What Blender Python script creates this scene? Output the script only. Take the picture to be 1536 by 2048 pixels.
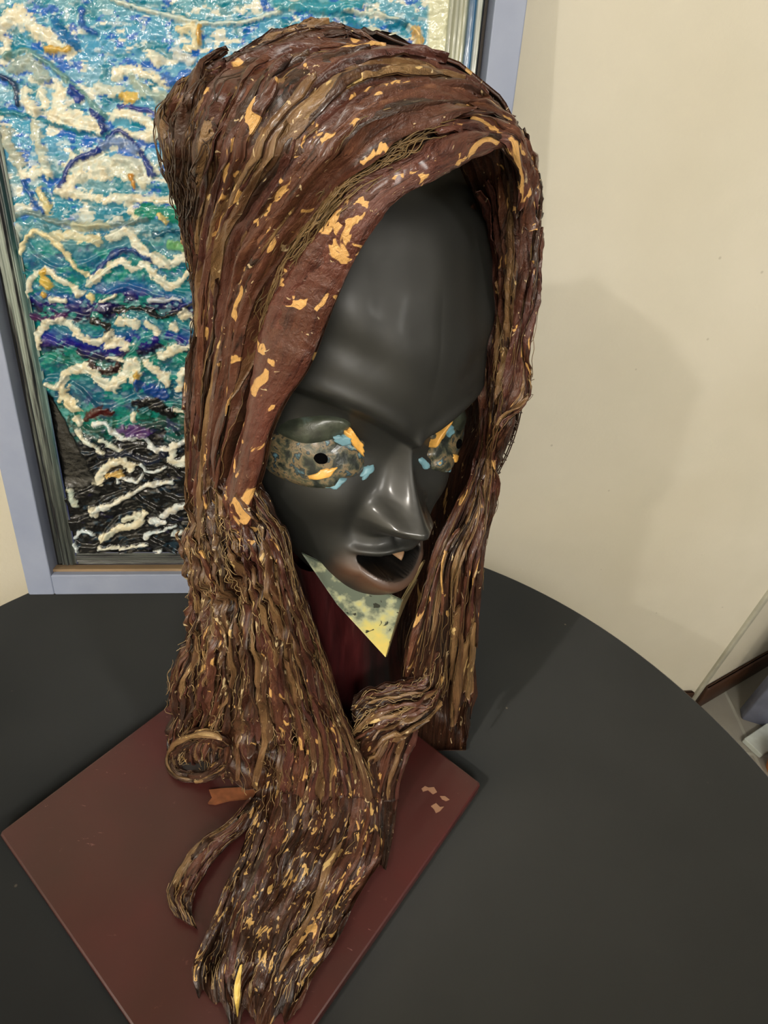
import bpy, math, random
import numpy as np
from mathutils import Matrix, Vector
for o in list(bpy.data.objects): bpy.data.objects.remove(o)
SC = bpy.context.scene
COL = SC.collection
random.seed(7); RNG = np.random.default_rng(7)

# ---------------------------------------------------------------- camera
SU = 0.68; F = 1153.4; PITCH = 0.660; ROLL = -0.117
_f = np.array([0, math.cos(PITCH), -math.sin(PITCH)]); _r = np.array([1., 0, 0]); _d = np.cross(_f, _r)
RT = math.cos(ROLL)*_r + math.sin(ROLL)*_d
DN = -math.sin(ROLL)*_r + math.cos(ROLL)*_d
CAMP = np.array([0.04284, -0.16932, 1.43])
TABLE_Z = 0.75; TABLE_R = 0.6297
cd = bpy.data.cameras.new('camera'); cam = bpy.data.objects.new('camera', cd); COL.objects.link(cam)
mw = Matrix.Identity(4)
for i in range(3):
    mw[i][0] = RT[i]; mw[i][1] = -DN[i]; mw[i][2] = -_f[i]; mw[i][3] = CAMP[i]
cam.matrix_world = mw
cd.sensor_fit = 'VERTICAL'; cd.sensor_height = 34.6; cd.lens = 34.6*F/2048; cd.clip_start = .01
SC.camera = cam
SC.view_settings.view_transform = 'Standard'; SC.view_settings.look = 'None'
SC.view_settings.gamma = 1; SC.view_settings.use_curve_mapping = False
SC.view_settings.exposure = 0.0
W = bpy.data.worlds.new('world'); SC.world = W; W.use_nodes = True
W.node_tree.nodes['Background'].inputs[0].default_value = (1, .9, .78, 1)
W.node_tree.nodes['Background'].inputs[1].default_value = .15

def lamp(name, loc, power, size, colour):
    l = bpy.data.lights.new(name, 'POINT'); l.energy = power; l.shadow_soft_size = size; l.color = colour
    o = bpy.data.objects.new(name, l); o.location = loc; COL.objects.link(o); return o
lamp('overhead_light', (-1.34, -1.58, 2.52), 66, .035, (1, .94, .87))
lamp('overhead_light', (.35, -1.7, 2.42), 84, .36, (1, .96, .91))  # soft fill light, added to lighten the shadows
lamp('overhead_light', (1.5, -1.1, 2.3), 34, .14, (1, .96, .9))  # added light that brightens the wall at lower right

# ---------------------------------------------------------------- helpers
def ray(px, py):
    px = np.asarray(px, float); py = np.asarray(py, float)
    return ((px-768)/F)[..., None]*RT + ((py-1024)/F)[..., None]*DN + _f
def dep(px, py, D): return CAMP + ray(px, py)*np.asarray(D, float)[..., None]
def atz_depth(px, py, z):
    r = ray(px, py)[..., 2]; return np.where(r < -.05, (z-CAMP[2])/np.minimum(r, -.05), 9.)
def atz(px, py, z): return dep(px, py, atz_depth(px, py, z))
def lin(c):
    c = np.asarray(c, float)/255.
    return np.where(c <= .04045, c/12.92, ((c+.055)/1.055)**2.4)
def rgba(c): l = lin(c); return (l[0], l[1], l[2], 1)
def tag(o, label=None, cat=None, group=None, kind=None):
    if label: o['label'] = label
    if cat: o['category'] = cat
    if group: o['group'] = group
    if kind: o['kind'] = kind
    return o
def empty(name, loc, parent=None):
    o = bpy.data.objects.new(name, None); o.empty_display_size = .02; COL.objects.link(o); o.location = loc
    if parent: o.parent = parent
    return o
ORIG = {}
def origin(o):
    p = np.zeros(3)
    while o is not None:
        p = p+np.array(o.location); o = o.parent
    return p
def mesh(name, V, Fc, m, parent=None, smooth=True, uv=None, col=None, kind=None):
    V = np.asarray(V, float)
    if parent is not None: V = V-origin(parent)
    me = bpy.data.meshes.new(name)
    Fc = Fc if isinstance(Fc, list) else Fc.tolist()
    me.from_pydata(V.tolist(), [], Fc); me.update()
    if smooth: me.polygons.foreach_set('use_smooth', [True]*len(me.polygons))
    if uv is not None:
        l = me.uv_layers.new(name='UVMap'); idx = np.zeros(len(me.loops), int); me.loops.foreach_get('vertex_index', idx)
        l.data.foreach_set('uv', np.asarray(uv, float)[idx].ravel())
    if col is not None:
        a = me.color_attributes.new('paint', 'FLOAT_COLOR', 'POINT')
        a.data.foreach_set('color', (np.concatenate([col, np.ones((len(col), 1))], 1) if col.shape[1] == 3 else col).astype(np.float32).ravel())
    if m is not None: me.materials.append(m)
    o = bpy.data.objects.new(name, me); COL.objects.link(o)
    if parent is not None: o.parent = parent
    if kind: o['kind'] = kind
    return o
def gridfaces(n, m, close=False):
    i, j = np.meshgrid(np.arange(n-1), np.arange(m if close else m-1), indexing='ij')
    i = i.ravel(); j = j.ravel(); k = (j+1) % m
    return np.stack([i*m+j, (i+1)*m+j, (i+1)*m+k, i*m+k], 1)
def box_vf(x0, x1, y0, y1, z0, z1, bev=0.):
    if bev <= 0:
        V = [(x, y, z) for z in (z0, z1) for y in (y0, y1) for x in (x0, x1)]
        return V, [(0, 2, 3, 1), (4, 5, 7, 6), (0, 1, 5, 4), (2, 6, 7, 3), (0, 4, 6, 2), (1, 3, 7, 5)]
    b = bev; V = []; Fs = []
    rings = [(z0, b), (z0+b, 0), (z1-b, 0), (z1-b*.3, b*.3), (z1, b)]
    for z, q in rings:
        c = b*1.2
        V += [(x0+q+c, y0+q, z), (x1-q-c, y0+q, z), (x1-q, y0+q+c, z), (x1-q, y1-q-c, z), (x1-q-c, y1-q, z), (x0+q+c, y1-q, z), (x0+q, y1-q-c, z), (x0+q, y0+q+c, z)]
    for r in range(len(rings)-1):
        for k in range(8): a = r*8+k; c = r*8+(k+1) % 8; Fs.append((a, c, c+8, a+8))
    Fs.append(tuple(range(7, -1, -1))); Fs.append(tuple(range((len(rings)-1)*8, len(rings)*8)))
    return V, Fs
def xf(V, o, ex, ey, ez):
    V = np.asarray(V, float); return o + V[:, :1]*ex + V[:, 1:2]*ey + V[:, 2:3]*ez

def _hash(i, j, s):
    i = i.astype(np.int64); j = j.astype(np.int64)
    n = (i*374761393 + j*668265263 + s*974634777) & 0xffffffff
    n = ((n ^ (n >> 13))*1274126177) & 0xffffffff
    return ((n ^ (n >> 16)) & 0xffff)/65535.
def vn(x, y, s=0):
    x = np.asarray(x, float)+1000; y = np.asarray(y, float)+1000
    x, y = np.broadcast_arrays(x, y)
    i = np.floor(x); j = np.floor(y); u = x-i; v = y-j; u = u*u*(3-2*u); v = v*v*(3-2*v)
    return (_hash(i, j, s)*(1-u)+_hash(i+1, j, s)*u)*(1-v) + (_hash(i, j+1, s)*(1-u)+_hash(i+1, j+1, s)*u)*v
def fbm(x, y, s=0, o=4, g=.5):
    r = 0; a = 1; t = 0
    for k in range(o): r = r+a*vn(x*2**k, y*2**k, s+k*17); t += a; a *= g
    return r/t
def sstep(a, b, x): t = np.clip((x-a)/(b-a), 0, 1); return t*t*(3-2*t)

# ---------------------------------------------------------------- materials
def nt(name, rough=.5, spec=.5, coat=0., coat_rough=.1):
    m = bpy.data.materials.new(name); m.use_nodes = True; t = m.node_tree; b = t.nodes['Principled BSDF']
    b.inputs['Roughness'].default_value = rough; b.inputs['Specular IOR Level'].default_value = spec
    b.inputs['Coat Weight'].default_value = coat; b.inputs['Coat Roughness'].default_value = coat_rough
    return m, t, b
def node(t, ty, **k):
    n = t.nodes.new(ty)
    for a, v in k.items():
        if a.startswith('i_'): n.inputs[a[2:].replace('_', ' ')].default_value = v
        else: setattr(n, a, v)
    return n
def coords(t, kind='Object', scale=(1, 1, 1), rot=(0, 0, 0)):
    c = node(t, 'ShaderNodeTexCoord'); mp = node(t, 'ShaderNodeMapping')
    mp.inputs['Scale'].default_value = scale; mp.inputs['Rotation'].default_value = rot
    t.links.new(c.outputs[kind], mp.inputs['Vector']); return mp.outputs['Vector']
def noise(t, vec, scale, detail=4, rough=.5, dist=0.):
    n = node(t, 'ShaderNodeTexNoise'); n.inputs['Scale'].default_value = scale; n.inputs['Detail'].default_value = detail
    n.inputs['Roughness'].default_value = rough; n.inputs['Distortion'].default_value = dist
    t.links.new(vec, n.inputs['Vector']); return n.outputs['Fac']
def ramp(t, fac, stops, interp='LINEAR'):
    r = node(t, 'ShaderNodeValToRGB'); cr = r.color_ramp; cr.interpolation = interp
    while len(cr.elements) > 1: cr.elements.remove(cr.elements[-1])
    for i, (p, c) in enumerate(stops):
        e = cr.elements[0] if i == 0 else cr.elements.new(p)
        e.position = p; e.color = c if len(c) == 4 else (*c, 1)
    t.links.new(fac, r.inputs['Fac']); return r.outputs['Color']
def mixc(t, fac, a, b, mode='MIX'):
    n = node(t, 'ShaderNodeMix', data_type='RGBA', blend_type=mode)
    for s, v in ((0, fac), (6, a), (7, b)):
        if isinstance(v, (int, float, tuple)): n.inputs[s].default_value = v
        else: t.links.new(v, n.inputs[s])
    return n.outputs[2]
def bump(t, b, h, strength, dist=.001, extra='Normal'):
    n = node(t, 'ShaderNodeBump'); n.inputs['Strength'].default_value = strength; n.inputs['Distance'].default_value = dist
    t.links.new(h, n.inputs['Height']); t.links.new(n.outputs['Normal'], b.inputs[extra]); return n
BW = ((0, 0, 0, 1), (1, 1, 1, 1))
def plain(name, c, rough=.5, spec=.5, coat=0., var=.12, scale=30, bmp=0., bscale=200):
    m, t, b = nt(name, rough, spec, coat)
    v = coords(t); f = noise(t, v, scale, 5)
    lo = tuple(x*(1-var) for x in lin(c))+(1,); hi = tuple(min(1, x*(1+var)) for x in lin(c))+(1,)
    t.links.new(ramp(t, f, [(.3, lo), (.7, hi)]), b.inputs['Base Color'])
    if bmp: bump(t, b, noise(t, v, bscale, 3), bmp)
    return m

def m_cloth(name, dark, mid, light, patch, pt=.62, coat=.35, psc=(85, 34)):
    """stiffened fabric: streaks along the strip (V), crisp ochre paint patches, varnish"""
    m, t, b = nt(name, .38, .5, coat, .18)
    oi = node(t, 'ShaderNodeObjectInfo'); c = node(t, 'ShaderNodeTexCoord')
    ad = node(t, 'ShaderNodeVectorMath', operation='ADD'); sc = node(t, 'ShaderNodeVectorMath', operation='SCALE')
    cmb = node(t, 'ShaderNodeCombineXYZ')
    for k in range(3): t.links.new(oi.outputs['Random'], cmb.inputs[k])
    sc.inputs['Scale'].default_value = 37.; t.links.new(cmb.outputs[0], sc.inputs[0])
    t.links.new(c.outputs['UV'], ad.inputs[0]); t.links.new(sc.outputs[0], ad.inputs[1])
    def mp(s):
        q = node(t, 'ShaderNodeMapping'); q.inputs['Scale'].default_value = s; t.links.new(ad.outputs[0], q.inputs['Vector']); return q.outputs['Vector']
    st = noise(t, mp((300, 22, 1)), 1, 5, .6, .6)
    colr = ramp(t, st, [(.30, rgba(dark)), (.44, rgba(mid)), (.58, rgba(mid)), (.72, rgba(light))])
    lg = noise(t, mp((35, 14, 1)), 1, 3)
    colr = mixc(t, ramp(t, lg, [(.35, (0, 0, 0)), (.65, (.75, .75, .75))]), colr, ramp(t, st, [(.3, rgba(dark)), (.6, rgba((88, 50, 33)))]))
    pn = noise(t, mp((psc[0], psc[1], 1)), 1, 2.5, .5, .9)
    colr = mixc(t, ramp(t, pn, [(pt, (0, 0, 0)), (pt+.015, (1, 1, 1))]), colr, rgba(patch))
    p2 = noise(t, mp((260, 100, 1)), 1, 2, .5, 1.2)
    colr = mixc(t, ramp(t, p2, [(.70, (0, 0, 0)), (.72, (.85, .85, .85))]), colr, rgba((214, 190, 146)))
    t.links.new(colr, b.inputs['Base Color'])
    cw = noise(t, mp((420, 160, 1)), 1, 3, .6, .5); av = node(t, 'ShaderNodeMath', operation='ADD'); t.links.new(st, av.inputs[0]); t.links.new(cw, av.inputs[1])
    bump(t, b, av.outputs[0], .75, .0020)
    return m
M_STRIP = [m_cloth('strip_rust', (30, 16, 11), (94, 56, 41), (150, 104, 74), (212, 165, 98), .625),
           m_cloth('strip_maroon', (28, 13, 11), (80, 44, 37), (122, 76, 60), (216, 168, 100), .65),
           m_cloth('strip_dark', (18, 11, 8), (50, 32, 21), (104, 78, 48), (196, 156, 96), .69),
           m_cloth('strip_tan', (58, 38, 23), (132, 102, 66), (178, 150, 102), (208, 176, 116), .66)]
M_HEM = m_cloth('hem_maroon', (52, 24, 19), (98, 54, 43), (126, 78, 60), (222, 172, 104), .585, .45, (60, 30))
M_SPECK = m_cloth('strip_speckled', (16, 9, 6), (54, 33, 24), (96, 66, 44), (206, 166, 100), .60, .4, (150, 75))
M_CRUST = m_cloth('strip_crusted', (34, 22, 14), (96, 70, 46), (176, 150, 108), (206, 184, 140), .62, .4, (240, 60))
M_BASE = m_cloth('hood_cloth', (10, 6, 4), (42, 25, 16), (98, 70, 44), (180, 142, 86), .68, .2)  # under-cloth colour darkened for the shade in grooves between strips
M_THREAD = plain('gauze_thread', (118, 94, 60), .45, .5, .2, .35, 60)
M_THREAD_L = plain('gauze_thread_light', (164, 138, 96), .4, .5, .3, .4, 60)
M_THREAD_D = plain('gauze_thread_dark', (58, 38, 24), .4, .5, .3, .35, 60)

# ================================================================ SETTING
wa = math.radians(10); WU = np.array([math.cos(wa), math.sin(wa), 0]); WN = np.array([-math.sin(wa), math.cos(wa), 0]); ZZ = np.array([0, 0, 1.])
CORNER = np.array([1.012, .905, 0])
def m_wall():
    m, t, b = nt('plaster_wall', .75, .25); v = coords(t)
    n1 = noise(t, v, 2.2, 3); n2 = noise(t, v, 9, 4)
    c = ramp(t, n1, [(.3, rgba((214, 208, 190))), (.7, rgba((228, 223, 208)))])
    c = mixc(t, ramp(t, n2, [(.45, (0, 0, 0)), (.75, (.25, .25, .25))]), c, rgba((205, 202, 184)))
    vo = node(t, 'ShaderNodeTexVoronoi'); vo.inputs['Scale'].default_value = 14; t.links.new(v, vo.inputs['Vector'])
    c = mixc(t, ramp(t, vo.outputs['Distance'], [(.02, (.5, .5, .5)), (.04, (0, 0, 0))]), c, rgba((175, 168, 150)))
    t.links.new(c, b.inputs['Base Color'])
    bump(t, b, noise(t, v, 130, 5, .6), .25, .002); bump_h = None
    return m
M_WALL = m_wall()
def panel(name, o, ex, w, h, th, m, z0=0):
    V, Fs = box_vf(0, w, 0, th, z0, z0+h)
    n = np.array([-ex[1], ex[0], 0]); return tag(mesh(name, xf(V, o, ex, n, ZZ), Fs, m, smooth=False), kind='structure')
panel('wall_back', CORNER-WU*2.9, WU, 2.9, 2.6, .12, M_WALL)
ra = math.radians(33); RU = np.array([math.cos(ra), math.sin(ra), 0]); RN = np.array([-RU[1], RU[0], 0])
RC = CORNER-WN*.004
panel('wall_right', RC, RU, 2.0, 2.6, .12, M_WALL)
V, Fs = box_vf(-.009, .006, -.004, .03, 0, 2.6, .002)
tag(mesh('trim_1', xf(V, CORNER-WN*.004, WU, WN, ZZ), Fs, plain('corner_bead_paint', (205, 204, 188), .5, .4)), kind='structure')
V, Fs = box_vf(0.012, 1.9, -.016, -.001, 0, .10, .004)
tag(mesh('baseboard_right', xf(V, RC, RU, RN, ZZ), Fs, plain('baseboard_brown', (62, 38, 24), .5, .4)), kind='structure')
V, Fs = box_vf(-2.9, -.02, -.016, -.001, 0, .085, .004)
tag(mesh('baseboard_back', xf(V, CORNER, WU, WN, ZZ), Fs, plain('baseboard_brown', (62, 38, 24), .5, .4)), kind='structure')
def m_floor():
    m, t, b = nt('floor_tile', .35, .5); v = coords(t)
    br = node(t, 'ShaderNodeTexBrick'); br.offset = 0; br.inputs['Scale'].default_value = 2.6; br.inputs['Mortar Size'].default_value = .012
    br.inputs['Brick Width'].default_value = 1; br.inputs['Row Height'].default_value = 1
    br.inputs['Color1'].default_value = rgba((150, 148, 138)); br.inputs['Color2'].default_value = rgba((158, 155, 146)); br.inputs['Mortar'].default_value = rgba((190, 190, 180))
    t.links.new(v, br.inputs['Vector']); t.links.new(mixc(t, noise(t, v, 12, 5), br.outputs['Color'], rgba((132, 128, 120))), b.inputs['Base Color'])
    return m
V, Fs = box_vf(-2.3, 3.2, -2.6, 2.4, -.08, 0)
tag(mesh('floor', V, Fs, m_floor(), smooth=False), kind='structure')
V, Fs = box_vf(-2.3, 3.2, -2.6, 2.4, 2.6, 2.68)
tag(mesh('ceiling', V, Fs, plain('ceiling_paint', (205, 200, 188), .8, .2), smooth=False), kind='structure')
V, Fs = box_vf(-2.42, -2.3, -2.6, 2.4, 0, 2.6)
tag(mesh('wall_left', V, Fs, M_WALL, smooth=False), kind='structure')
V, Fs = box_vf(-2.42, 3.2, -2.72, -2.6, 0, 2.6)
tag(mesh('wall_front', V, Fs, M_WALL, smooth=False), kind='structure')

# ================================================================ TABLE
def lathe(prof, n=96, c=(0, 0, 0)):
    a = np.linspace(0, 2*math.pi, n, endpoint=False); V = []
    for r, z in prof: V += [(c[0]+r*math.cos(q), c[1]+r*math.sin(q), c[2]+z) for q in a]
    Fs = [tuple(f) for f in gridfaces(len(prof), n, True)]
    Fs.append(tuple(range(n-1, -1, -1))); Fs.append(tuple(range((len(prof)-1)*n, len(prof)*n)))
    return V, [f[::-1] for f in Fs]
def m_table():
    m, t, b = nt('black_tabletop', .32, .5); v = coords(t)
    n1 = noise(t, v, 3, 4)
    c = ramp(t, n1, [(.3, rgba((51, 53, 53))), (.7, rgba((58, 60, 60)))])
    vo = node(t, 'ShaderNodeTexVoronoi'); vo.inputs['Scale'].default_value = 26; t.links.new(v, vo.inputs['Vector'])
    n3 = noise(t, v, 5, 1)
    mm = node(t, 'ShaderNodeMath', operation='MULTIPLY')
    t.links.new(ramp(t, vo.outputs['Distance'], [(.03, (1, 1, 1)), (.05, (0, 0, 0))]), mm.inputs[0]); t.links.new(ramp(t, n3, [(.55, (0, 0, 0)), (.6, (1, 1, 1))]), mm.inputs[1])
    c = mixc(t, mm.outputs[0], c, rgba((120, 112, 98)))
    t.links.new(c, b.inputs['Base Color'])
    rr = ramp(t, noise(t, v, 7, 5), [(.3, (.30, .30, .30)), (.7, (.42, .42, .42))]); t.links.new(rr, b.inputs['Roughness'])
    bump(t, b, noise(t, v, 260, 3), .12, .0005)
    return m
M_TABLE = m_table()
table = tag(empty('round_table', (0, 0, 0)), 'round black painted table carrying the hooded head sculpture and the wave relief', 'table')
R_ = TABLE_R
V, Fs = lathe([(R_-.02, .722), (R_-.003, .724), (R_, .728), (R_, .744), (R_-.0015, .7485), (R_-.004, .75)], 160)
mesh('tabletop', V, Fs, M_TABLE, table)
V, Fs = lathe([(.20, .03), (.06, .05), (.045, .1), (.045, .66), (.08, .70), (.16, .722)], 32)
mesh('pedestal', V, Fs, M_TABLE, table)
V, Fs = lathe([(.27, 0), (.27, .02), (.25, .03), (.2, .032)], 48)
mesh('foot', V, Fs, M_TABLE, table)

# ================================================================ PAINTING (stands on the table, leans on the wall)
PL = math.radians(13)
PO = atz(57, 1190, TABLE_Z+.0085); PU = WU.copy(); PV = WN*math.sin(PL)+ZZ*math.cos(PL); PW = np.cross(PU, PV)   # PW points at the viewer
def pp(px, py):
    d = ray(px, py); t = ((PO-CAMP)@PW)/(d@PW); q = CAMP+d*t[..., None]-PO
    return q@PU, q@PV
def P3(a, b, c): return PO + np.asarray(a)[..., None]*PU + np.asarray(b)[..., None]*PV + np.asarray(c)[..., None]*PW
def inv_pp(a, b, c=0.):
    q = P3(a, b, c)-CAMP; z = q@_f; return 768+F*(q@RT)/z, 1024+F*(q@DN)/z
a1 = float(pp(np.array([1057.]), np.array([0.]))[0][0]); a2 = float(pp(np.array([1022.]), np.array([240.]))[0][0])
PWID = (a1+a2)/2
ai = float(pp(np.array([100.]), np.array([1148.]))[0][0]); bi = float(pp(np.array([200.]), np.array([1150.]))[1][0])
ari = float(pp(np.array([975.]), np.array([130.]))[0][0])
PH = 0.93
FW = max(.022, (ai+PWID-ari)/2); FB = bi
print('painting width', PWID, 'rails', ai, PWID-ari, bi)
m, t, b = nt('grey_blue_frame_paint', .45, .4); v = coords(t)
t.links.new(ramp(t, noise(t, v, 14, 4), [(.3, rgba((138, 148, 172))), (.7, rgba((152, 161, 183)))]), b.inputs['Base Color']); bump(t, b, noise(t, v, 160, 3), .15, .0005)
M_FRAME = m
paint = tag(empty('relief_painting', tuple(PO)), 'blue and white wave relief painting in a grey blue frame behind the sculpture', 'painting')
def prail(name, a0, a_1, b0, b1, c0, c1, m, bev=.0015, label=None):
    V, Fs = box_vf(a0, a_1, b0, b1, c0, c1, bev); V = np.array(V)
    o = mesh(name, P3(V[:, 0], V[:, 1], V[:, 2]), Fs, m, paint, smooth=False)
    if label: o['label'] = label
    return o
TH = .034
prail('frame_rail', 0, FW, 0, PH, -TH, 0, M_FRAME); prail('frame_rail', PWID-FW, PWID, 0, PH, -TH, 0, M_FRAME)
prail('frame_rail', FW, PWID-FW, 0, FB, -TH, 0, M_FRAME); prail('frame_rail', FW, PWID-FW, PH-FB, PH, -TH, 0, M_FRAME)
prail('backing_board', FW*.6, PWID-FW*.6, FB*.6, PH-FB*.6, -TH-.004, -TH+.002, plain('backing_brown', (60, 48, 36)))
GAP = .006
prail('frame_lip', FW, PWID-FW, FB-.001, FB+.004, -.024, -.010, plain('bare_wood_lip', (150, 126, 96), .6), .0005, 'bare wood inner lip along the frame bottom')
prail('gap_shade_strip', FW, FW+GAP, FB, PH-FB, -.030, -.028, plain('gap_shade_black', (18, 17, 16), .7), 0)  # black strip painted in for the shade of the frame gap
MA0, MA1, MB0, MB1 = FW+GAP, PWID-FW-GAP, FB+.008, PH-FB-GAP
MW = .027; MWR = .040
def m_mold():
    m, t, b = nt('streaked_molding', .3, .5, .5); at = node(t, 'ShaderNodeAttribute', attribute_name='paint')
    t.links.new(at.outputs['Color'], b.inputs['Base Color']); return m
M_MOLD = m_mold()
def molding(a0, b0, a1_, b1_, w, horiz, seed):
    # ridged strip from (a0,b0) to (a1_,b1_), profile across w
    n = 300; k = 22; tt = np.linspace(0, 1, n)[:, None]; ss = np.linspace(0, 1, k)[None]
    if horiz: a = a0+(a1_-a0)*tt+0*ss; b_ = b0+w*ss+0*tt; L = a
    else: b_ = b0+(b1_-b0)*tt+0*ss; a = a0+w*ss+0*tt; L = b_
    prof = .006*np.sin(ss*math.pi*.95)+.0016*np.sin(ss*26+3*vn(L*6, 0, seed))+.001*fbm(L*60, ss*9, seed)
    V = P3(a, b_, -.022+prof).reshape(-1, 3)
    st = fbm(L*9+0*ss, ss*9+0*L, seed+5, 4, .6)
    bb = b_ if not horiz else b_*0+b0
    top = sstep(.10, .42, bb)
    cA = lin((30, 32, 34)); cB = lin((150, 160, 148)); cT = lin((28, 110, 112)); cC = lin((58, 66, 62)); cBl = lin((60, 70, 130))
    w1 = sstep(.42, .62, st)[..., None]*(.18+.82*top[..., None])
    col = cA*(1-w1)+cB*w1
    teal = (sstep(.55, .95, ss+0*st)*sstep(.3, .6, fbm(L*5, ss*2, seed+9))*top)[..., None]*.8
    col = col*(1-teal)+cT*teal
    rim = (np.maximum(sstep(.93, 1, ss), 0)*(1-top)+0*st)[..., None]*(.8 if not horiz else .5); col = col*(1-rim)+cBl*rim
    if seed == 11:
        sv = (ss+.03*(fbm(L*14, 0*ss, 77)-.5)+0*st)[..., None]
        k1 = 1-sstep(.42, .5, sv); k2 = sstep(.50, .56, sv)*(1-sstep(.74, .8, sv)); k3 = sstep(.78, .82, sv)*(1-sstep(.88, .92, sv)); k4 = sstep(.90, .93, sv)
        q1 = (.55+.9*(st[..., None]-.3)); base = lin((150, 160, 140))*q1; col = base*1.
        for kk, cc in ((k1, lin((186, 190, 166))*q1), (k2, lin((30, 92, 136))*q1*1.2), (k3, lin((190, 196, 190))*q1), (k4, lin((14, 16, 20)))): col = col*(1-kk)+cc*kk
    mesh('inner_molding', V, gridfaces(n, k), M_MOLD, paint, col=col.reshape(-1, 3))
molding(MA0, MB0, 0, MB1, MW, False, 3); molding(MA1-MWR, MB0, 0, MB1, MWR, False, 11)
molding(MA0+MW, MB0, MA1-MWR, 0, .02, True, 21); molding(MA0+MW, MB1-MWR, MA1-MWR, 0, MWR, True, 31)
# relief canvas
NA, NB = 430, 600
CA0, CA1, CB0, CB1 = MA0+MW-.002, MA1-MWR+.002, MB0+.018, MB1-MWR+.002
A, B = np.meshgrid(np.linspace(CA0, CA1, NA), np.linspace(CB0, CB1, NB), indexing='ij')
X, Y = inv_pp(A, B, -.02)      # the canvas's own coordinates expressed on the photograph, used only to lay out the motif
def bandcol(y):
    st = [(-400, (150, 175, 180)), (-40, (120, 165, 170)), (40, (92, 152, 178)), (100, (78, 146, 184)), (170, (130, 172, 190)), (250, (74, 146, 176)), (310, (92, 150, 184)), (350, (120, 160, 170)), (420, (44, 128, 156)),
          (470, (92, 140, 150)), (530, (34, 104, 138)), (560, (36, 128, 132)), (585, (34, 96, 150)), (603, (30, 38, 104)), (625, (26, 22, 62)), (640, (28, 118, 126)), (660, (34, 108, 140)), (682, (26, 52, 140)), (703, (24, 30, 62)), (722, (24, 104, 92)),
          (760, (28, 108, 124)), (800, (30, 88, 116)), (830, (40, 96, 82)), (865, (38, 66, 66)), (895, (22, 30, 42)), (950, (20, 24, 32)), (1100, (26, 34, 36)), (1400, (22, 28, 30))]
    ys = [s[0] for s in st]; cs = lin(np.array([s[1] for s in st])); return np.stack([np.interp(y, ys, cs[:, k]) for k in range(3)], -1)
wv = 22*np.sin(X/38.+1.3*np.sin(Y/70.))+14*(fbm(X/60, Y/60, 5)-.5)
colr = bandcol(Y+wv*.55+26*(fbm(X/22, Y/22, 8)-.5))
_w = Y+wv*1.3+18*(fbm(X/50, Y/50, 6)-.5); _ph = (_w/46.)%1
Hh = .0042*(sstep(0, .12, _ph)-_ph)*sstep(380, 460, Y)+.0038*fbm(X/26, Y/16, 2, 3)+.0010*fbm(X/6, Y/5, 3, 3)
up = 1-sstep(400, 520, Y)
def blend(mask, c):
    global colr
    mk = np.clip(mask, 0, 1)[..., None]; colr = colr*(1-mk)+lin(c)*mk
n1 = fbm(X/34, Y/20, 41, 4, .55); n2 = fbm(X/24, Y/18, 47, 4, .55); n3 = fbm(X/13, Y/9, 53, 3)
blend(sstep(.595, .635, n1)*up, (214, 212, 196)); blend(sstep(.585, .62, n2)*up*.9, (48, 96, 178)); blend(sstep(.60, .66, n3)*up*.7, (190, 205, 208))
blend(sstep(.62, .66, fbm(X/30, Y/22, 61))*up*.8, (30, 120, 140))
low = sstep(430, 520, Y)*(1-sstep(840, 900, Y))
blend(sstep(.58, .62, n2)*low*.7, (34, 140, 126)); blend(sstep(.62, .68, n3)*low*.5, (120, 170, 175)); blend(sstep(.66, .7, fbm(X/16, Y/10, 71))*low*.35, (96, 64, 128))
blend(sstep(.66, .68, fbm(X/12, Y/6, 77))*sstep(860, 930, Y)*.6, (70, 84, 96)); blend(sstep(.60, .66, fbm(X/30, Y/9, 79))*sstep(900, 940, Y)*.6, (52, 38, 56))
CR = (232, 226, 204)
def smooth_poly(p, n=8):
    p = np.array(p, float)
    if len(p) < 3:
        t = np.linspace(0, 1, n*2)[:, None]; return p[0]*(1-t)+p[-1]*t
    return cr(p, (len(p)-1)*n)
def cr(p, n):
    p = np.asarray(p, float); m_ = len(p); q = np.vstack([2*p[0]-p[1], p, 2*p[-1]-p[-2]])
    seg = np.linalg.norm(np.diff(p[:, :2], axis=0), axis=1)+1e-6; c = np.concatenate([[0], np.cumsum(seg)])/seg.sum()
    tt = np.linspace(0, 1, n); i = np.clip(np.searchsorted(c, tt, side='right')-1, 0, m_-2); u = ((tt-c[i])/(c[i+1]-c[i]))[:, None]
    p0, p1, p2, p3 = q[i], q[i+1], q[i+2], q[i+3]
    return .5*((2*p1)+(-p0+p2)*u+(2*p0-5*p1+4*p2-p3)*u*u+(-p0+3*p1-3*p2+p3)*u**3)
jx = 9*(fbm(X/14, Y/14, 91, 3)-.5); jy = 9*(fbm(X/14, Y/14, 92, 3)-.5); rag = fbm(X/7, Y/7, 95, 3); rag2 = fbm(X/13, Y/10, 97, 4, .6); rag3 = fbm(X/9, Y/7, 99, 3)
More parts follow.
